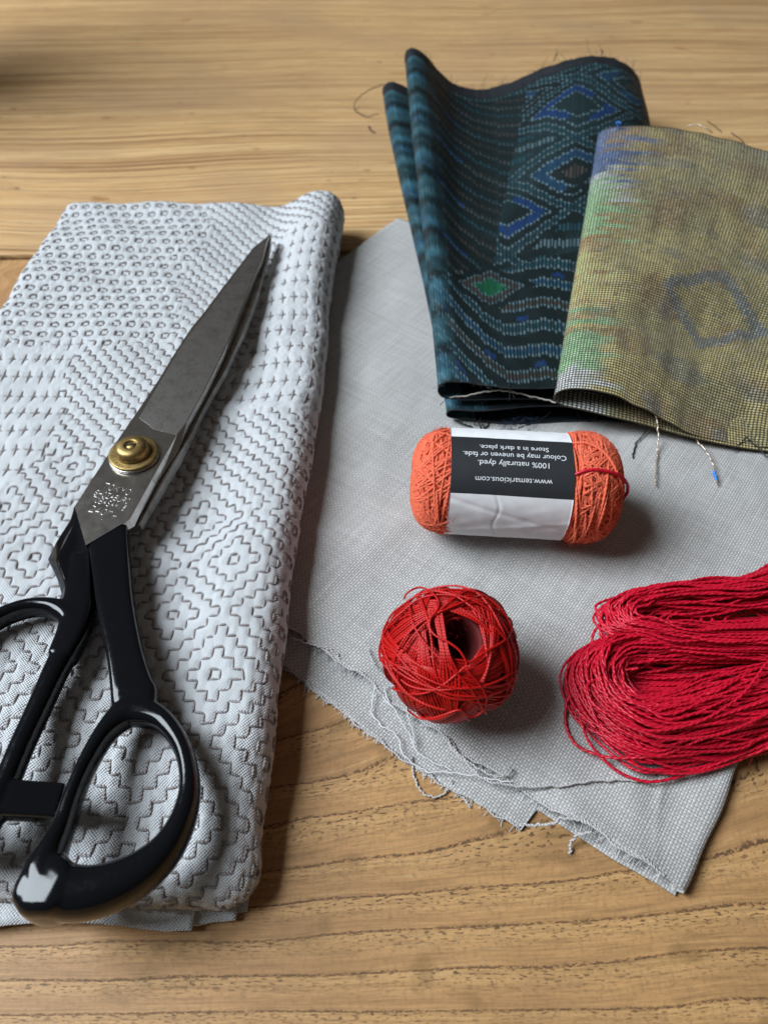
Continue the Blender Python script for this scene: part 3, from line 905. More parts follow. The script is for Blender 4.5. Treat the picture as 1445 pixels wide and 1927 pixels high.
    lt([(842, 1482), (870, 1500), (885, 1520)], [1.2, .6, .4], .2)
    lt([(549, 1200), (570, 1208), (600, 1216), (625, 1224), (640, 1240)], [3.6, 3.5, 3.6, 3.9, 3.6], .26)
    return root
linen_cloth()

# ================================================================== blue-green patterned cloth
def pleat(ctrl_back, ctrl_front, n, y_back, y_front, nv, wob, dens=None):
    """cloth folded to and fro: profile (x,z) in mm at the far and near ends, blended along the length"""
    cb, cf = np.array(ctrl_back, float), np.array(ctrl_front, float)
    assert len(cb) == len(cf), (len(cb), len(cf))
    sb, sf = spline(cb, 1200), None
    # same parameter for both ends: index of the control point
    def by_index(c, n):
        k = len(c); ext = np.vstack([2 * c[0] - c[1], c, 2 * c[-1] - c[-2]])
        t = np.linspace(0, k - 1, n); i = np.minimum(t.astype(int), k - 2); f = (t - i)[:, None]
        p0, p1, p2, p3 = ext[i], ext[i + 1], ext[i + 2], ext[i + 3]
        return .5 * (2 * p1 + (p2 - p0) * f + (2 * p0 - 5 * p1 + 4 * p2 - p3) * f ** 2 + (3 * p1 - p0 - 3 * p2 + p3) * f ** 3)
    N = 4000
    b, f = by_index(cb, N), by_index(cf, N)
    m = .5 * (b + f)
    L = np.concatenate([[0], np.cumsum(np.linalg.norm(np.diff(m, axis=0), axis=1))])
    s = np.linspace(0, L[-1], n) if dens is None else dens(L[-1], n)
    B = np.stack([np.interp(s, L, b[:, k]) for k in (0, 1)], 1); Fr = np.stack([np.interp(s, L, f[:, k]) for k in (0, 1)], 1)
    v = np.linspace(0, 1, nv)
    w = sstep(0, 1, v) * .5 + v * .5
    prof = Fr[:, None] * (1 - w)[None, :, None] + B[:, None] * w[None, :, None]
    return s, v, prof

def blue_cloth():
    root = thing('patterned_cloth', 'dark green and blue ikat cloth in wavy folds behind the coral yarn', 'cloth')
    back = [(136, 1.5), (134, 12), (130, 23), (122, 30.5), (110, 34), (97, 34), (82, 29.5), (65, 22), (50, 18.6), (36, 21), (26, 29), (19, 36), (14, 38.4), (11, 36.5), (10.6, 32), (14, 26), (24, 19), (40, 14), (62, 12), (70, 10.5), (62, 9.5), (40, 10), (20, 15), (8, 21), (3, 22.2), (-.2, 20), (0, 15.5), (6, 9), (18, 4), (45, 1.6), (90, 1.4)]
    front = [(112, 3.5), (104, 7), (96, 10), (86, 12.5), (74, 14), (64, 15), (54, 16), (44, 17), (36, 17.6), (29, 18.2), (24, 18.6), (20.5, 18.6), (18.3, 17.8), (17.3, 16), (18.2, 13.7), (22, 12.7), (30, 12.2), (46, 11.8), (66, 11.4), (70, 10.6), (66, 9.8), (46, 9.4), (32, 9.3), (24.5, 9.2), (21.5, 8.6), (20.6, 6.9), (21.4, 5.2), (25, 4.3), (34, 4), (60, 3.9), (96, 3.8)]
    n, nv = 560, 400
    def dens(L, n):
        d = np.concatenate([np.linspace(0, 135, 330), np.linspace(135, 226, 41)[1:], np.linspace(226, 262, 101)[1:], np.linspace(262, L, n - 469)[1:]])
        return d
    s, v, prof = pleat(back, front, n, 0, 0, nv, 0, dens)
    yb, yf = 421.0, 190.0
    Y = yf + (yb - yf) * v
    x, z = prof[..., 0], prof[..., 1]
    U = np.broadcast_to(s[:, None], x.shape); Vv = np.broadcast_to((v * (yb - yf))[None], x.shape)
    wv = Waves(38, 8, 41); wv2 = Waves(9, 8, 42)
    tops = (U < 126)
    z = z + np.where(tops, .55 * wv(U, Vv) + .12 * wv2(U, Vv), .2 * wv(U, Vv)) * sstep(0, 30, U)
    # raw ends are not quite straight
    yy = np.broadcast_to(Y[None], x.shape).copy()
    e = 1.6 * np.sin(U * .09) + .7 * Waves(5, 8, 43)(U, U * 0)
    yy += e * sstep(.93, 1, v)[None] + (.8 * np.sin(U * .13) - 1.8 * sstep(120, 260, U)) * (1 - sstep(0, .07, v))[None]
    G = np.stack([x, yy, np.maximum(z, .9)], -1)
    # woven pattern: bands that zigzag across the cloth, each warp thread slightly out of register
    th = np.floor(U / .78).astype(int)
    off = np.random.default_rng(5).normal(0, .55, th.max() + 2)[th]
    q = Vv + off
    tri = lambda t: 2 * np.abs(t - np.floor(t + .5))
    dark = np.array([.0045, .011, .013]); teal = np.array([.018, .078, .105]); blue = np.array([.008, .040, .15]); pale = np.array([.17, .27, .31]); brown = np.array([.075, .058, .048])
    green = np.array([.006, .11, .045]); ltl = np.array([.03, .09, .105]); ground = np.array([.016, .040, .046])
    dash = ((th % 2) == 0)
    C = np.broadcast_to(dark, x.shape + (3,)).copy()
    def lay(mask, colr): 
        nonlocal C
        C = np.where(mask[..., None], colr, C)
    # right-hand field: large chevrons of blue with dotted rims on a teal ground
    right = U < 84 - (Vv - 110) * .10
    gz = sstep(-.3, .5, np.sin((q * .8 + U * 1.3) / 15.0))
    C = np.where(right[..., None], dark + (ground - dark) * (gz * .6)[..., None], C)
    wob_ = 3.0 * np.sin(U / 7.0 + q / 21.0)
    d1 = (q + wob_ + .95 * U) / 52.0; d2 = (q + wob_ - .95 * U) / 52.0
    k1, k2_ = np.floor(d1).astype(int), np.floor(d2).astype(int); g1, g2 = d1 - k1, d2 - k2_
    e = np.minimum(np.minimum(g1, 1 - g1), np.minimum(g2, 1 - g2))      # 0 on the lattice, .5 in the middle of a lozenge
    par = (k1 + k2_) % 3
    lay((e < .045) & dash & right, teal * .8)
    lay((np.abs(e - .05) < .012) & dash & right, pale * .9)
    core = (e > .17) & (e < .29) & right & (par != 2) & (np.sin(U / 5.0 + q / 9.0) > -.6)
    lay(core, np.where((par == 0)[..., None], blue * .9, blue * .4 + teal * .4))
    lay(((np.abs(e - .165) < .013) | (np.abs(e - .295) < .013)) & dash & right & (par != 2), pale)
    bandm = right & (par == 2) & (e > .14)
    lay(bandm & dash & (np.sin(q / 1.55) > .1), np.where((np.sin(q / 3.1) > 0)[..., None], pale * .75, teal * 1.1))
    lay((e > .40) & right & (par == 1) & dash, brown * 1.2)
    # valley and left flank: narrow brown and teal arcs, sagging towards the valley
    leftm = ~right
    ph2 = (q - .9 * (U - 84)) / 9.2
    k2 = np.floor(ph2).astype(int); f2 = ph2 - k2
    lay((f2 > .30) & (f2 < .58) & dash & leftm, np.where((k2 % 3 == 0)[..., None], teal * .8, brown * .75))
    lay((f2 > .30) & (f2 < .55) & leftm & (k2 % 4 == 2) & (U > 100), blue)
    lay(((np.abs(f2 - .30) < .05)) & dash & leftm & (k2 % 2 == 0), pale * .45)
    # near end: wide dotted bands, flat on the right and rising to the left
    nearm = (Vv < 76 - .25 * (U - 50)) & (U > 28)
    ph3 = (q - .016 * np.clip(U - 72, 0, 99) ** 2 + 1.6 * np.sin(U / 6.0)) / 12.4
    k3 = np.floor(ph3).astype(int); f3 = ph3 - k3
    C = np.where(nearm[..., None], dark, C)
    lay((f3 > .25) & (f3 < .62) & dash & nearm, np.where((k3 % 3 == 1)[..., None], blue * .6 + teal * .9, np.where((k3 % 3 == 0)[..., None], brown * 1.1, teal * 1.0)))
    lay(((np.abs(f3 - .25) < .06) | (np.abs(f3 - .62) < .06)) & dash & nearm, pale * .9)
    lay((f3 > .75) & (f3 < .95) & nearm & (np.abs(tri((U + 31 * k3) / 46.0) - .5) > .38) & (k3 % 2 == 0), blue)
    # green eye in brown frame
    for (cu, cv, sz) in ((90, 55, .95), (36, 120, .9)):
        dm = np.abs(U - cu) / (15 * sz) + np.abs(q - cv) / (11 * sz)
        C = np.where((dm < 1.5)[..., None], dark, C)
        C = np.where(((dm < 1.05) & dash)[..., None], brown * 1.2, C)
        C = np.where((dm < .6)[..., None], green, C)
        C = np.where(((np.abs(dm - .62) < .06) & dash)[..., None], pale * .8, C)
        C = np.where(((np.abs(dm - 1.05) < .06) & dash)[..., None], pale * .8, C)
    # striped fold sides with their grazing sheen painted teal, plain dark selvedge at the far end
    side = sstep(108, 117, U) * sstep(136, 130, U) + sstep(226, 231, U) * sstep(262, 258, U)
    stripe = .75 + .55 * np.sin(q / 3.4) + .35 * np.sin(q / 1.5 + U * .1) + .5 * dash * (np.sin(q / 5.1) > .3)
    C = C * (1 - .6 * side[..., None]) + ((teal * .85 + np.array([.012, .02, .02]) + blue * .12 * (np.sin(q / 6.3) > .4)[..., None]) * np.clip(stripe, .12, 2)[..., None]) * side[..., None]
    sel = (Vv > 221 + .6 * np.sin(U * .6))
    C = np.where(sel[..., None], np.array([.022, .022, .028]), C)
    C = np.where((np.abs(Vv - 219) < .8)[..., None] & dash[..., None], ltl * 1.4, C)
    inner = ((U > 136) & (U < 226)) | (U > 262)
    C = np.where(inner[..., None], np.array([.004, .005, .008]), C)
    C *= np.random.default_rng(3).normal(1, .12, th.max() + 2)[th][..., None]
    C = C * .72 + np.array([.002, .005, .005])
    C = np.clip(C, .002, 1)
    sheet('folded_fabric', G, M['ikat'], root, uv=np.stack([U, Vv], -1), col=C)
    ac = Acc()
    for _ in range(150):
        i_ = rng.integers(0, 330); far = rng.random() < .7
        b_ = G[i_, -1 if far else 0]; sg = 1 if far else -1; l_ = rng.exponential(1.5) + .4
        q_ = b_ + np.outer(np.linspace(-.3, 1, 5), np.array([rng.normal(0, .6), sg, rng.normal(.3, .5)]) * l_) + rng.normal(0, .12, (5, 3))
        V, F, Uu = tubes(q_, .09, 4); ac.add(V, F, Uu)
    o_ = ac.build('frayed_fringe', M['bthread'], root); o_['kind'] = 'stuff'
    # thickness of the raw cut ends
    for vi in (0, -1):
        V, F, Uu = tubes(G[::2, vi] + np.array([0, 0, -.1]), .24, 6, ref=np.tile(np.array([0, 1.0, 0]), (1, len(G[::2]), 1)))
        obj('raw_edge', V, F, M['bthread'], root, uv=Uu)
    def lt(px, z, r, mat):
        thread('loose_thread', [P(x, y, zz) for (x, y), zz in zip(px, z)], r, M[mat], root)
    lt([(722, 158), (690, 172), (670, 190), (668, 207), (690, 219), (712, 214)], [20, 10, 3, 1, .8, 3], .22, 'bthread')
    lt([(694, 237), (698, 246), (706, 250)], [.3, .3, .3], .3, 'bthread')
    lt([(846, 748), (880, 744), (920, 736), (955, 736), (1000, 746), (1045, 757)], [13, 14, 15, 15, 13.5, 12.5], .24, 'cream')
    lt([(890, 760), (892, 775), (893, 800)], [8, 6, 3.6], .2, 'bthread')
    lt([(905, 785), (902, 800), (906, 806)], [5, 3.6, 3.4], .2, 'bthread')
    lt([(918, 780), (919, 795), (912, 806), (908, 798)], [5, 3.6, 3.4, 3.6], .2, 'bthread')
    lt([(855, 790), (872, 798), (888, 803)], [4, 3.6, 3.4], .25, 'bthread')
    lt([(960, 770), (985, 782), (1020, 786), (1036, 775)], [6, 4, 3.6, 6], .22, 'bthread')
    lt([(1030, 784), (1000, 797), (975, 806)], [4, 3.5, 3.4], .22, 'bthread')
    lt([(1085, 778), (1096, 788), (1112, 792), (1122, 782)], [5, 3.6, 3.6, 5], .2, 'bthread')
    lt([(1042, 114), (1046, 103), (1050, 100)], [33, 36, 37], .2, 'bthread')
    lt([(1131, 105), (1133, 97), (1130, 95)], [33, 36, 37], .2, 'bthread')
    # tuft of blue lint caught in the fold mouth
    ac = Acc()
    for _ in range(60):
        c = P(970 + rng.normal(0, 16), 788 + rng.normal(0, 6), 4.0)
        s_ = c + np.cumsum(rng.normal(0, .9, (7, 3)), 0) * np.array([1, 1, .35]); s_[:, 2] = np.clip(s_[:, 2], 3.5, 7)
        V, F, Uu = tubes(spline(s_, 12), .06, 4); ac.add(V, F, Uu)
    o = ac.build('lint_tuft', simple('dark_blue_lint', (.02, .04, .07), rough=.9), root); o['kind'] = 'stuff'
blue_cloth()

# ================================================================== gold cloth
def gold_cloth():
    root = thing('brocade_cloth', 'folded gold and olive brocade cloth with glittering fold, at the right edge', 'cloth')
    back = [(150, 3), (110, 7), (70, 14), (40, 22), (18, 26.5), (6, 27.5), (1.5, 28.5), (0, 30.5), (.6, 32.5), (3, 34.3), (8, 35.3), (18, 35.4), (30, 34.8), (45, 33), (62, 31), (82, 27.5), (105, 23), (150, 15)]
    front = [(150, 3.6), (110, 3.8), (70, 4.2), (46, 6.5), (28, 9.4), (12, 11.2), (3.5, 12.0), (.4, 13.6), (0, 15.6), (1.4, 17.6), (5, 19.0), (12, 19.4), (20, 18.4), (28, 15.6), (38, 10.6), (50, 6.6), (75, 5.0), (150, 4.6)]
    n, nv = 380, 300
    s, v, prof = pleat(back, front, n, 0, 0, nv, 0)
    L0 = 156.0
    xg = prof[..., 0]; z = prof[..., 1]
    U = np.broadcast_to(s[:, None], xg.shape); Vv = np.broadcast_to((v * L0)[None], xg.shape)
    wv = Waves(45, 8, 51); wv2 = Waves(14, 8, 52)
    top = sstep(s[-1] * .5, s[-1] * .5 + 25, U)
    z = z + top * (1.1 * wv(U, Vv) + .25 * wv2(U, Vv))
    o = P(1043, 746, 16.0)[:2]
    ex = np.array([.988, -.155]); ey = np.array([.243, .970])
    ln = v[None] * L0
    under = sstep(s[-1] * .5, s[-1] * .5 - 20, U)
    lx = xg; ly = ln * 1.0 + under * (1 - v)[None] * -1.0 + 1.2 * np.sin(U * .05) * (1 - v)[None] - 7 * v[None] * sstep(s[-1] * .62, s[-1], U)
    ly = ly + 8 * v[None] * np.exp(-((xg - 45) / 26) ** 2) * 1.0
    G = np.stack([o[0] + ex[0] * lx + ey[0] * ly, o[1] + ex[1] * lx + ey[1] * ly, np.maximum(z, 3.4 * (1 - v)[None] + .6)], -1)
    yel = np.array([.64, .52, .22]); olive = np.array([.45, .38, .18]); brown = np.array([.40, .26, .12]); grey = np.array([.27, .27, .24]); blu = np.array([.07, .15, .36]); grn = np.array([.32, .56, .30]); wht = np.array([.78, .82, .78])
    wa, wb, wc = Waves(42, 9, 61), Waves(30, 9, 62), Waves(12, 9, 63)
    U0, V0 = U, Vv
    U = np.floor(U / 2.24) * 2.24; Vv = np.floor(Vv / 2.13) * 2.13
    q = Vv + .25 * U
    C = olive + (yel - olive) * sstep(-.6, .9, wa(U, q))[..., None]
    C = C + (brown - C) * (sstep(.2, 1.0, wb(U, q)) * .7)[..., None]
    C = C + (grey - C) * (sstep(.5, 1.2, wb(U + 90, q * 1.3)) * .6)[..., None]
    # hollow grey-blue lozenge on the flat part
    su = s[-1] * .5
    dm = np.abs(U - (su + 56)) / 24 + np.abs(Vv - 54 + (U - su - 56) * .1) / 20
    ringm = sstep(.17, .13, np.abs(dm - .85))
    C = C + (np.array([.20, .24, .27]) - C) * (ringm * .75)[..., None]
    dm = np.abs(U - (su + 92)) / 16 + np.abs(Vv - 66) / 8
    C = C + (np.array([.12, .16, .26]) - C) * (sstep(1.1, .7, dm) * .7)[..., None]
    # the fold carries bands of other colours, brightened to paint in its shimmer
    fj = 5 * wc(U * .2, Vv * 1.6) + 4 * np.random.default_rng(6).normal(0, 1, 900)[np.floor(Vv / .8).astype(int)]
    fold = sstep(su - 20, su - 12, U) * sstep(su + 21, su + 9, U + fj)
    hh = (Vv + 7.0 * np.random.default_rng(8).normal(0, 1, 900)[np.floor(Vv / 1.0).astype(int)] * sstep(su - 6, su + 14, U) + 5 * wb(U * 1.5, Vv)) / L0
    seq = [(0, wht * .8), (.05, grn), (.17, grn * .9), (.21, brown * 1.3), (.25, yel), (.42, yel * 1.1), (.46, brown), (.52, brown * 1.2), (.56, grn), (.68, grn * 1.05), (.72, wht * .9), (.78, blu), (.93, blu * 1.2), (1.0, brown * 1.2)]
    hs = [a for a, _ in seq]
    fc = np.stack([np.interp(hh + .02 * wc(U, Vv), hs, [c[i] for _, c in seq]) for i in range(3)], -1)
    C = C * 1.45
    C = C + (fc * 1.7 - C) * (fold * .9)[..., None]
    C = np.clip(C * (1 + .12 * wc(U * 2, Vv * 2))[..., None], .01, 1)
    sheet('folded_fabric', G, M['gold'], root, uv=np.stack([U0, V0], -1), col=C)
    for vi in (0, -1):
        V, F, Uu = tubes(G[::2, vi] + np.array([0, 0, -.1]), .26, 6, ref=np.tile(np.array([0, 1.0, 0]), (1, len(G[::2]), 1)))
        obj('raw_edge', V, F, simple('gold_edge', (.05, .04, .02), rough=.6), root, uv=Uu)
    def lt(px, z, r, mat):
        thread('loose_thread', [P(x, y, zz) for (x, y), zz in zip(px, z)], r, M[mat], root)
    lt([(1218, 760), (1225, 775), (1226, 790), (1215, 812), (1196, 835), (1190, 862)], [13, 10, 8, 5, 4.2, 4.0], .22, 'bthread')
    lt([(1224, 762), (1234, 785), (1238, 815), (1236, 850), (1233, 890), (1233, 915)], [13, 11, 8, 5, 4.4, 4.2], .24, 'mthread')
    lt([(1290, 798), (1312, 830), (1332, 855), (1342, 880), (1348, 912)], [6, 5.5, 5, 4.6, 4.3], .22, 'mthread')
    lt([(1343, 888), (1347, 902)], [4.7, 4.5], .42, 'bluethread')
    lt([(1405, 822), (1390, 836), (1376, 846)], [6, 5, 4.4], .2, 'bthread')
    lt([(1404, 824), (1425, 842), (1450, 868)], [6, 5, 4.4], .2, 'bthread')
    lt([(1292, 238), (1310, 234), (1328, 242), (1340, 250)], [35.5, 37, 36.5, 35], .26, 'mthread')
    lt([(1163, 240), (1160, 230), (1168, 232)], [36, 38, 38], .3, 'bluethread')
    lt([(1330, 228), (1345, 238), (1358, 250)], [34, 34, 34], .18, 'bthread')
    lt([(1375, 250), (1392, 262), (1400, 270)], [33, 33, 32], .18, 'bthread')
gold_cloth()

# ================================================================== coral yarn with paper band
def coral_yarn():
    root = thing('yarn_roll', 'small roll of coral orange yarn wrapped in a black and white paper band', 'yarn')
    C = P(971, 911, 19.0); C[2] = 18.9
    ang = math.radians(-4.0)
    ax = np.array([math.cos(ang), math.sin(ang), 0]); ay = np.array([-math.sin(ang), math.cos(ang), 0]); az = np.array([0, 0, 1.0])
    HL, HR, R = 29.5, 28.3, 14.6
    w = Waves(14, 8, 71)
    def rad(x, ph):
        """radius of the roll at x mm along its axis"""
        L = np.where(x < 0, HL, HR)
        u = np.clip(np.abs(x) / L, 0, 1)
        r = R * (1 - u ** 6.5) ** .38
        r = r * (1 + .05 * np.exp(-((x - 22) / 7) ** 2) + .03 * w(x * 1.0, ph * 9)) * (1 - .11 * np.exp(-((x + 3) / 15.5) ** 8))
        return r
    def at(x, ph, dr=0.0):
        r = rad(x, ph) + dr
        dy, dz = np.sin(ph) * r, np.cos(ph) * r * .985
        return C + x[..., None] * ax - dy[..., None] * ay + dz[..., None] * az
    # soft core
    xs = np.concatenate([-HL * np.cos(np.linspace(0, np.pi / 2, 40)), HR * np.sin(np.linspace(0, np.pi / 2, 40))[1:]])
    Xg, Pg = np.meshgrid(xs, np.arange(64) / 64 * 2 * np.pi, indexing='ij')
    obj('core', at(Xg, Pg, -.75).reshape(-1, 3), grid_faces(len(xs), 64, cv=True), M['core_coral'], root)
    ac = Acc()
    for layer in range(3):
        turns = 96; per = 84
        t = np.linspace(0, 1, turns * per)
        ph = t * turns * 2 * np.pi + layer * 1.1
        cyc = [9.37, 12.61, 7.83][layer]
        tri = 2 / np.pi * np.arcsin(np.sin(2 * np.pi * cyc * t + layer)) 
        x = tri * (HL - [.8, .5, .3][layer]) + rng.normal(0, .25) + .7 * np.sin(ph * .137)
        x = np.clip(x, -HL + .25, HR - .25)
        r = -.45 + layer * .30 + .12 * np.sin(ph * .71)
        p = at(x, ph, r)
        ref = p - (C + x[:, None] * ax); ref /= np.linalg.norm(ref, axis=1, keepdims=True)
        V, F, U = tubes(p[None], .37, 6, ref=ref[None]); ac.add(V, F, U)
    ac.build('wound_strand', M['coral'], root)
    # bundles lying across each end of the roll
    for side, cnt in ((-1, 44), (1, 64)):
        ac = Acc()
        for k in range(cnt):
            base = rng.uniform(-1.1, 2.6); sw = rng.uniform(.5, 1.3) * rng.choice([-1, 1])
            s_ = np.linspace(0, 1, 36)
            lim = HL if side < 0 else HR
            inner = 15.5
            x = side * (inner + (lim - inner - .4) * np.sin(np.pi * s_ * rng.uniform(.5, 1.0)) ** .8)
            ph = base + sw * (s_ - .5) * 2
            p = at(x, ph, .30 + .35 * rng.random())
            ref = p - (C + x[:, None] * ax); ref /= np.linalg.norm(ref, axis=1, keepdims=True)
            V, F, U = tubes(p[None], .36, 6, ref=ref[None]); ac.add(V, F, U)
        ac.build('outer_strands', M['coral'], root)
    # the free end and the dark red tie
    def on(pts, dr, r, name, mat):
        x = np.array([p[0] for p in pts], float); ph = np.radians([p[1] for p in pts]); d = np.array([p[2] for p in pts]) + dr
        q = spline(np.array([at(np.array(a), np.array(b), c) for a, b, c in zip(x, ph, d)]), 60)
        V, F, U = tubes(q, r, 7); obj(name, V, F, mat, root, uv=U)
    on([(13, -10, .2), (17, -6, .3), (21, 4, .4), (24, 20, .5), (27, 44, .7), (28.5, 66, 1.1), (28, 84, .9), (26, 100, .3)], .7, .40, 'free_end', M['coral'])
    on([(12, 32, .2), (16, 26, .5), (20, 25, .7), (24.5, 27, 1.6), (27.6, 33, 3.4), (29.6, 44, 4.6), (29.4, 58, 4.2), (28.2, 68, 2.2)], .4, .48, 'tie_thread', M['crimson'])
    # loose fibres that make the wool fuzzy
    ac = Acc()
    n = 4200
    xx = np.where(rng.random(n) < .4, rng.uniform(-29, -16.5, n), rng.uniform(14.5, 29.6, n)); pp = rng.uniform(-1.6, 3.0, n)
    p0 = at(xx, pp, .35); p1 = at(np.clip(xx + rng.normal(0, .9, n), -29.4, 29.9), pp + rng.normal(0, .07, n), .65 + np.abs(rng.normal(0, .45, n)))
    pm = .5 * (p0 + p1) + rng.normal(0, .3, (n, 3))
    V, F, U = tubes(np.stack([p0, pm, p1], 1), .034, 3); ac.add(V, F, U)
    o = ac.build('fuzz', M['coral'], root); o['kind'] = 'stuff'
    # paper band
    x0, x1 = -19.2, 13.0
    cw = Waves(6, 9, 75)
    def band(x, ph, dr):
        r = R * .995 + .62 + dr + 0 * x
        # paper lies flat over the top, with soft creases low on the near side
        r = r + .22 * np.cos(2 * (ph - .35)) + .1 + .05 * cw(x * 1.2, ph * 16) * sstep(.9, 1.3, ph) + .025 * cw(x, ph * 8)
        r = r - .18 * np.exp(-((x + 6.3 + .6 * np.sin(ph * 9)) / .35) ** 2) * sstep(.85, 1.05, ph) * sstep(2.3, 1.9, ph)
        r = r - .2 * np.exp(-((ph - 1.42 - .02 * x) / .05) ** 2)
        r = r + .2 * np.exp(-((ph - 1.62 + .012 * x) / .06) ** 2)
        dy, dz = np.sin(ph) * r, np.cos(ph) * r * .985
        return C + x[..., None] * ax - dy[..., None] * ay + dz[..., None] * az
    xs = np.linspace(x0, x1, 90); ps = np.arange(200) / 200 * 2 * np.pi - np.pi
    Xg, Pg = np.meshgrid(xs, ps, indexing='ij')
    Xj = Xg + .25 * np.sin(Pg * 2) * (np.abs(Xg - (x0 + x1) / 2) > 15)
    oV = band(Xj, Pg, .0).reshape(-1, 3); iV = band(Xj, Pg, -.14).reshape(-1, 3); nn = len(oV)
    f = grid_faces(90, 200, cv=True)
    rim = []
    for row, fl in ((0, False), (89, True)):
        a = np.arange(200) + row * 200; b = np.roll(a, -1)
        rim.append(np.stack([a, a + nn, b + nn, b], 1) if fl else np.stack([a, b, b + nn, a + nn], 1))
    lab = obj('paper_band', np.vstack([oV, iV]), np.vstack([f[:, ::-1], f + nn] + rim), M['paper'], root)
    lab['label'] = 'white paper band with a black printed panel'
    ps2 = np.radians(np.linspace(-9, 54.5, 60)); xs2 = np.linspace(x0 + .02, x1 - .02, 90)
    Xg, Pg = np.meshgrid(xs2, ps2, indexing='ij')
    Xj = Xg + .25 * np.sin(Pg * 2) * (np.abs(Xg - (x0 + x1) / 2) > 15)
    pan = sheet('printed_panel', band(Xj, Pg + np.radians(.45) * np.sin(Xj * .12), .035)[:, ::-1], M['ink'], lab)
    def text(body, size, xc, deg, width):
        cu = bpy.data.curves.new('t', 'FONT'); cu.body = body; cu.size = 1.0; cu.align_x = 'CENTER'; cu.resolution_u = 3
        to = bpy.data.objects.new('t', cu); COL.objects.link(to)
        me = bpy.data.meshes.new_from_object(to.evaluated_get(bpy.context.evaluated_depsgraph_get()))
        bpy.data.objects.remove(to)
        co = np.empty(len(me.vertices) * 3, np.float32); me.vertices.foreach_get('co', co); co = co.reshape(-1, 3)
        wd = co[:, 0].max() - co[:, 0].min()
        tx = co[:, 0] * (width / wd); ty = co[:, 1] * size
        x = xc - tx                                 # printed the other way up
        ph = np.radians(deg) + ty / R               # top of the letters towards the viewer
        w_ = band(x, ph, .075)
        me.vertices.foreach_set('co', (w_ * MM).astype(np.float32).ravel()); me.update()
        me.flip_normals()
        o = link('printed_line', me, M['white_ink'], lab)
    text('Store in a dark place.', 2.05, -2.6, 2.0, 18.2)
    text('Colour may be uneven or fade.', 2.05, -2.5, 11.0, 27.0)
    text('100% naturally dyed.', 2.05, -2.6, 20.0, 18.6)
    text('www.temaricious.com', 2.05, -2.6, 36.5, 20.0)
coral_yarn()

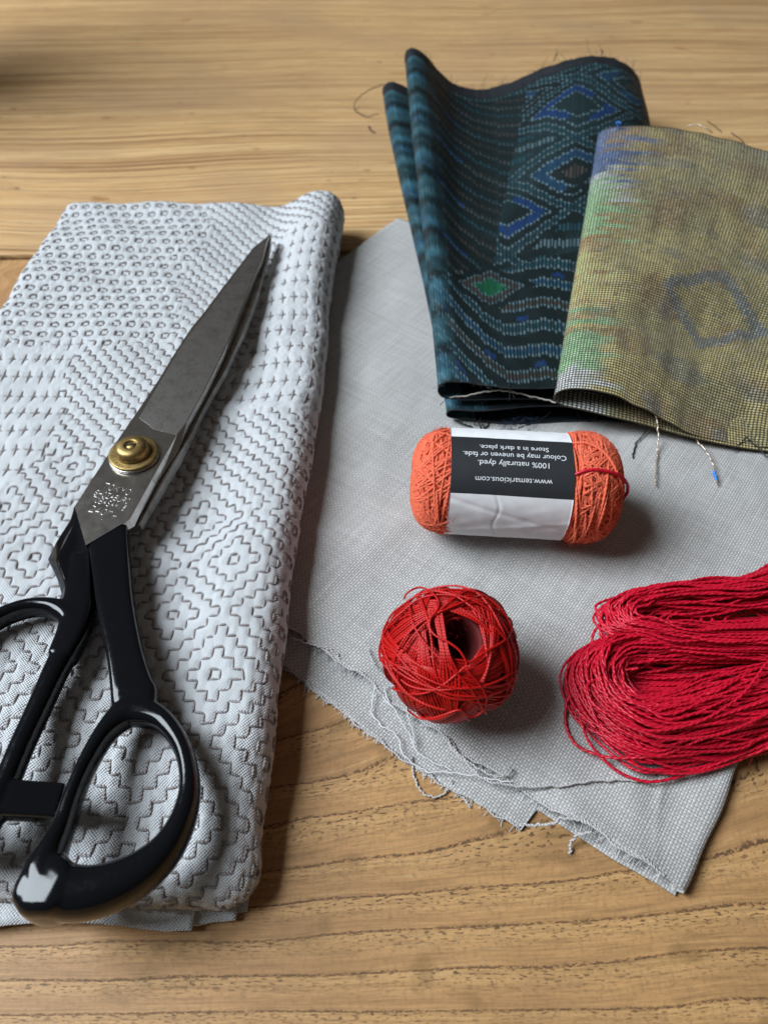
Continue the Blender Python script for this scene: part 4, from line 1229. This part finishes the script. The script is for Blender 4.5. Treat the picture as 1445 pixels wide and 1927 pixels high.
# ================================================================== red thread ball
def thread_ball():
    root = thing('thread_ball', 'glossy bright red ball of thread with a dark hole in its top', 'thread ball')
    C = P(846, 1232, 19.3); r0 = 14.3
    n = np.array([.03, -.27, .96]); n /= np.linalg.norm(n)
    e1 = np.cross(n, [0, 1, 0]); e1 /= np.linalg.norm(e1); e2 = np.cross(n, e1)
    # core: a sphere whose top is pushed in where the winding leaves its hole
    prof = []
    for th in np.linspace(np.pi - .01, np.radians(24), 40): prof.append((13.6 * math.sin(th), 13.6 * math.cos(th)))
    prof += [(5.2, 11.6), (4.8, 9.0), (3.8, 4.0), (3.0, 0.5), (.05, 0.0)]
    V, F = lathe(prof, 56)
    V = C + V[:, :1] * e1 + V[:, 1:2] * e2 + V[:, 2:] * n
    obj('core', V * 1.0, F, M['core_red'], root)
    rg = np.random.default_rng(12)
    bands = Acc()
    K = 46
    HM = np.full((120, 120), r0 - .75)
    tau = np.linspace(-1.95, 1.95, 74)
    for k in range(K):
        psi = k * 2.399963 + rg.normal(0, .12)
        low = k < 24
        th = np.radians(rg.uniform(24, 62)) if low else np.radians(rg.uniform(20, 36))
        m = rg.integers(6, 10) if low else rg.integers(6, 12)
        spread = rg.uniform(2.1, 2.4); skew = rg.normal(0, .12)
        dirs = []
        for j in range(m):
            jj = j - (m - 1) / 2
            psj = psi + np.radians(jj * .45)
            a = n * math.cos(th) + (e1 * math.cos(psj) + e2 * math.sin(psj)) * math.sin(th)
            tdir = -e1 * math.sin(psj) + e2 * math.cos(psj)
            side = np.cross(a, tdir)
            dl = np.radians(jj * spread + rg.normal(0, .42))
            b = tdir * math.cos(dl) + side * math.sin(dl)
            pnt = np.cos(tau)[:, None] * a + np.sin(tau)[:, None] * b + side * (np.radians(jj * .9) * np.cos(tau))[:, None] + (side * skew * np.sin(tau)[:, None] ** 2)
            dirs.append(pnt / np.linalg.norm(pnt, axis=1, keepdims=True))
        D = np.array(dirs)
        ti = np.clip((np.degrees(np.arccos(np.clip(D @ n, -1, 1))) / 1.5).astype(int), 0, 119)
        pi_ = (np.degrees(np.arctan2(D @ e2, D @ e1)) / 3.0).astype(int) % 120
        h = HM[ti, pi_].max(0)                                           # what this band has to climb over
        h = np.array([h[max(0, q - 3):q + 4].max() for q in range(len(h))])
        ker = np.exp(-np.linspace(-2, 2, 11) ** 2); h = np.convolve(np.pad(h, 5, mode='edge'), ker / ker.sum(), 'valid')
        rr = (h * 0 + r0 - rg.uniform(.75, 1.3)) if low else np.minimum(h + .26, r0 + 2.0)
        for j in range(m):
            rad = rr + .09 * np.sin(tau * 3 + j * .8 + k) + rg.normal(0, .09)
            V, F, U = tubes((C + D[j] * rad[:, None] * np.array([1, 1.02, 1.0]))[None], .265, 6, ref=D[j][None]); bands.add(V, F, U)
        for dt in (() if low else (-1, 0, 1)):
            for dp in (-1, 0, 1):
                np.maximum.at(HM, (np.clip(ti + dt, 0, 119), (pi_ + dp) % 120), np.broadcast_to(rr, ti.shape))
    for k in range(15):                                # single threads lying loose over the bands
        a_ = rg.normal(0, 1, 3); a_ -= n * (a_ @ n); a_ /= np.linalg.norm(a_)
        thx = np.radians(rg.uniform(24, 50)); a = n * math.cos(thx) + a_ * math.sin(thx)
        b = np.cross(n, a_) * math.cos(.3) + np.cross(a, np.cross(n, a_)) * rg.normal(0, .4); b -= a * (a @ b); b /= np.linalg.norm(b)
        t_ = np.linspace(-1.5, 1.5, 60); wv_ = np.cross(a, b) * (.05 * np.sin(t_ * 4 + k))[:, None]
        d_ = np.cos(t_)[:, None] * a + np.sin(t_)[:, None] * b + wv_; d_ /= np.linalg.norm(d_, axis=1, keepdims=True)
        ti = np.clip((np.degrees(np.arccos(np.clip(d_ @ n, -1, 1))) / 1.5).astype(int), 0, 119); pi_ = (np.degrees(np.arctan2(d_ @ e2, d_ @ e1)) / 3.0).astype(int) % 120
        h = HM[ti, pi_]; h = np.array([h[max(0, q - 4):q + 5].max() for q in range(60)]); h = np.convolve(np.pad(h, 5, mode='edge'), ker / ker.sum(), 'valid')
        V, F, U = tubes((C + d_ * np.minimum(h + .4, r0 + 2.3)[:, None] * np.array([1, 1.02, 1.0]))[None], .26, 6, ref=d_[None]); bands.add(V, F, U)
    bands.build('wound_thread', M['red'], root)
    # a few threads straight across the mouth of the hole
    ac = Acc()
    for j in range(6):
        o = (j - 2.5) * 1.3
        px = [(822 + o * 1.5, 1135), (826 + o * 2.2, 1165), (832 + o * 2.0, 1200), (838 + o * 2.6, 1235), (846 + o * 5.5, 1275), (848 + o * 4, 1315), (852 + o * 2, 1340)]
        q = spline([on_sphere(x, y, C, r0 + 2.15 + .1 * (j % 3) - (.5 if i in (1, 2) else 0)) for i, (x, y) in enumerate(px)], 46)
        V, F, U = tubes(q, .23, 6, ref=((q - C) / np.linalg.norm(q - C, axis=1, keepdims=True))[None]); ac.add(V, F, U)
    ac.build('crossing_threads', M['red'], root)
    def curl(pts, dr, name='free_end', r=.24):
        q = spline([on_sphere(700 + x / 4.817, 1060 + y / 4.817, C, r0 + dr_) for (x, y), dr_ in zip(pts, dr)], 150)
        V, F, U = tubes(q, r, 7, ref=((q - C) / np.linalg.norm(q - C, axis=1, keepdims=True))[None]); obj(name, V, F, M['red'], root, uv=U)
    c1 = [(235, 250), (228, 195), (300, 152), (420, 180), (530, 255), (600, 340), (590, 420), (530, 500), (525, 590), (580, 660), (690, 715), (790, 790), (850, 890), (870, 980), (960, 1080), (1030, 1200), (1020, 1310), (950, 1380), (870, 1385), (800, 1330), (700, 1355), (560, 1400), (430, 1405), (320, 1330)]
    curl(c1, [2.4, 3.0, 3.2, 2.8] + [2.6] * 20)
    curl([(120, 880), (160, 980), (220, 1070), (300, 1170), (420, 1250), (540, 1300), (660, 1330)], [2.3] * 7, 'loose_strand', .3)
    n_ = 420
    dv = rg.normal(0, 1, (n_, 3)); dv[:, 2] = np.abs(dv[:, 2]); dv /= np.linalg.norm(dv, axis=1, keepdims=True)
    p0 = C + dv * (r0 + .9); p1 = C + dv * (r0 + 1.3 + np.abs(rg.normal(0, .5, (n_, 1)))) + rg.normal(0, .8, (n_, 3))
    V, F, U = tubes(np.stack([p0, .5 * (p0 + p1) + rg.normal(0, .25, (n_, 3)), p1], 1), .022, 3)
    o = obj('fuzz', V, F, M['red'], root, uv=U); o['kind'] = 'stuff'
    curl([(150, 900), (190, 1000), (260, 1110), (350, 1200), (470, 1270), (600, 1320)], [2.25] * 6, 'loose_strand', .24)
thread_ball()

# ================================================================== crimson skein
def crimson_skein():
    root = thing('thread_skein', 'loose crimson skein of twisted embroidery thread, running off the right edge', 'thread skein')
    rg = np.random.default_rng(9)
    def fam(outer, inner, cnt, base, hgt, bias, shift=0.0):
        O = np.array([P(x, y, 0)[:2] for x, y in outer]); I = np.array([P(x, y, 0)[:2] for x, y in inner])
        out = []
        for k in range(cnt):
            w = np.clip(rg.beta(*bias), .0, 1)
            lay = rg.random() ** .6
            ww = w + rg.normal(0, .055 if rg.random() < .6 else .15, len(O)); ww = np.convolve(np.pad(ww, 1, mode='edge'), [.25, .5, .25], 'valid')
            xy = O * (1 - ww[:, None]) + I * ww[:, None] + rg.normal(0, .55, O.shape)
            zz = base + .55 + hgt * np.sqrt(np.clip(1 - (2 * np.clip(ww, 0, 1) - 1) ** 2, 0.02, 1)) * lay + rg.normal(0, .3, len(O))
            out.append(spline(np.column_stack([xy, np.maximum(zz, base + .45)]), 120))
        return out
    z0 = 4.0
    low_o = [(1540, 1392), (1440, 1424), (1370, 1440), (1290, 1456), (1200, 1462), (1135, 1424), (1085, 1365), (1060, 1302), (1078, 1256), (1125, 1232), (1190, 1222), (1290, 1212), (1420, 1196), (1540, 1180)]
    low_i = [(1540, 1255), (1440, 1268), (1370, 1280), (1310, 1296), (1264, 1316), (1226, 1334), (1192, 1336), (1170, 1319), (1171, 1299), (1190, 1284), (1235, 1277), (1300, 1274), (1420, 1264), (1540, 1256)]
    up_o = [(1540, 1060), (1450, 1096), (1380, 1124), (1310, 1135), (1230, 1142), (1165, 1158), (1126, 1178), (1116, 1200), (1128, 1232), (1175, 1252), (1240, 1266), (1320, 1276), (1430, 1280), (1540, 1285)]
    up_i = [(1540, 1205), (1450, 1206), (1380, 1206), (1310, 1206), (1260, 1206), (1225, 1207), (1206, 1208), (1198, 1211), (1204, 1214), (1230, 1216), (1270, 1216), (1340, 1216), (1430, 1214), (1540, 1212)]
    st = fam(low_o, low_i, 112, z0, 9.0, (1.0, 1.25)) + fam(up_o, up_i, 92, z0 + 3.0, 8.5, (1.0, 1.3))
    # loops at the bottom of the bundle, closing its hollow from below
    st += fam([(1090, 1262), (1150, 1272), (1220, 1284), (1340, 1290), (1440, 1285), (1540, 1280)], [(1095, 1335), (1150, 1345), (1220, 1350), (1340, 1345), (1440, 1335), (1540, 1325)], 34, z0, 1.6, (1, 1))
    ply = Acc()
    def twist(q, r=None, pitch=None):
        r = r or rg.uniform(.36, .44); pitch = pitch or rg.uniform(2.6, 4.6)
        L = np.concatenate([[0], np.cumsum(np.linalg.norm(np.diff(q, axis=0), axis=1))])
        n = int(L[-1] / .75) + 6
        s = np.linspace(0, L[-1], n); c = np.stack([np.interp(s, L, q[:, i]) for i in range(3)], 1)
        T = np.gradient(c, axis=0); T /= np.linalg.norm(T, axis=1, keepdims=True)
        A = np.cross(T, np.array([.11, .07, .99])); A /= np.linalg.norm(A, axis=1, keepdims=True); B = np.cross(A, T)
        ph0 = rg.uniform(0, 6.28)
        for k in (0, np.pi):
            ph = s / pitch * 2 * np.pi + ph0 + k
            p = c + (A * np.cos(ph)[:, None] + B * np.sin(ph)[:, None]) * r * .30
            V, F, U = tubes(p[None], r * .72, 5); ply.add(V, F, U)
    for q in st: twist(q)
    ply.build('thread_loops', M['crimson'], root)
    pk = np.array([q[rg.integers(4, 110)] for q in st for _ in range(4)]); n_ = len(pk)
    p1 = pk + rg.normal(0, 1.1, (n_, 3)) + np.array([0, 0, .5])
    V, F, U = tubes(np.stack([pk, .5 * (pk + p1) + rg.normal(0, .3, (n_, 3)), p1], 1), .022, 3)
    o = obj('fuzz', V, F, M['crimson'], root, uv=U); o['kind'] = 'stuff'
    # stray loops that stand apart from the bundle
    def stray(px, z):
        nonlocal ply
        ply = Acc(); twist(spline([P(x, y, zz) for (x, y), zz in zip(px, z)], 110), .42)
        ply.build('stray_loop', M['crimson'], root)
    stray([(1470, 1084), (1440, 1092), (1420, 1106), (1410, 1122), (1425, 1130), (1470, 1126)], [9, 9.5, 9, 8, 8, 9])
    stray([(1470, 1100), (1440, 1106), (1425, 1118), (1440, 1128), (1470, 1120)], [7, 7, 7, 7, 7])
    stray([(1330, 1140), (1290, 1124), (1240, 1126), (1190, 1146), (1175, 1162), (1200, 1190), (1260, 1205), (1340, 1210)], [10, 11, 11.5, 11, 10, 10.5, 11, 11])
    stray([(1420, 1136), (1370, 1120), (1330, 1122), (1280, 1140), (1230, 1170), (1190, 1185)], [9, 11, 11.5, 12, 12, 11])
    stray([(1240, 1140), (1180, 1146), (1140, 1166), (1117, 1190), (1114, 1220), (1118, 1250), (1150, 1262), (1200, 1258)], [10, 9, 8, 7, 7, 8, 9.5, 11])
    stray([(1230, 1240), (1160, 1234), (1115, 1234), (1082, 1243), (1066, 1262), (1066, 1290), (1080, 1330), (1120, 1370)], [10, 9, 7, 6.5, 6.4, 6.4, 7.5, 9])
    stray([(1110, 1270), (1075, 1300), (1063, 1340), (1066, 1372), (1080, 1398), (1105, 1414), (1150, 1426), (1220, 1425)], [8, 6.5, 5.4, 4.8, 4.6, 4.7, 6, 8])
    stray([(1090, 1350), (1110, 1400), (1155, 1447), (1200, 1468), (1240, 1470), (1300, 1455), (1380, 1425), (1480, 1385)], [8, 6, 4.8, 4.7, 4.7, 4.9, 6.5, 8])
    stray([(1130, 1275), (1105, 1290), (1112, 1320), (1140, 1342), (1190, 1370), (1260, 1390), (1360, 1380), (1470, 1330)], [11, 12.4, 13, 13.2, 13.4, 13.4, 13.2, 13])
    stray([(1470, 1225), (1440, 1250), (1415, 1285), (1380, 1320), (1310, 1360), (1220, 1375), (1150, 1350)], [14, 14.4, 14.4, 14.2, 13.8, 13.4, 13])
    for k in range(11):                                # slack loops along the far side
        x0 = rg.uniform(1150, 1400); up = rg.uniform(2, 24); ln = rg.uniform(90, 260); h = rg.uniform(8.5, 12)
        stray([(x0 + ln * 1.5, 1168 + rg.uniform(-10, 30)), (x0 + ln, 1150 - up * .3), (x0 + ln * .6, 1136 - up * .6), (x0 + ln * .3, 1134 - up * .7), (x0, 1148 - up * .3), (x0 - rg.uniform(10, 40), 1170), (x0 + rg.uniform(-10, 30), 1195), (x0 + ln * .7, 1212 + rg.uniform(0, 25)), (x0 + ln * 1.5, 1220 + rg.uniform(0, 40))], [h - 2, h - 1, h, h, h, h + .5, h + 1.2, h + 1, h - 1])
    stray([(1470, 1395), (1425, 1378), (1432, 1392), (1400, 1402), (1340, 1415)], [7, 7.5, 7, 7, 7.2])
crimson_skein()

# ================================================================== unseen vessel added outside the frame to cast the blurred upper left shadow
def shadow_caster():
    prof = [(.5, .3), (24, .3), (26, 1.5), (31, 60), (32.5, 118), (33, 122), (32, 123), (31, 121), (29, 60), (24, 5), (.5, 4)]
    V, F = lathe(prof, 64)
    o = obj('shadow_caster', V * np.array([1.6, 1.6, 1.9]) + np.array([-345, 455, 0]), F, simple('dark_glaze', (.05, .045, .04), rough=.35))
    o['label'] = 'plain dark vessel out of view at upper left, added to cast the blurred shadow'; o['category'] = 'shadow_caster'
shadow_caster()
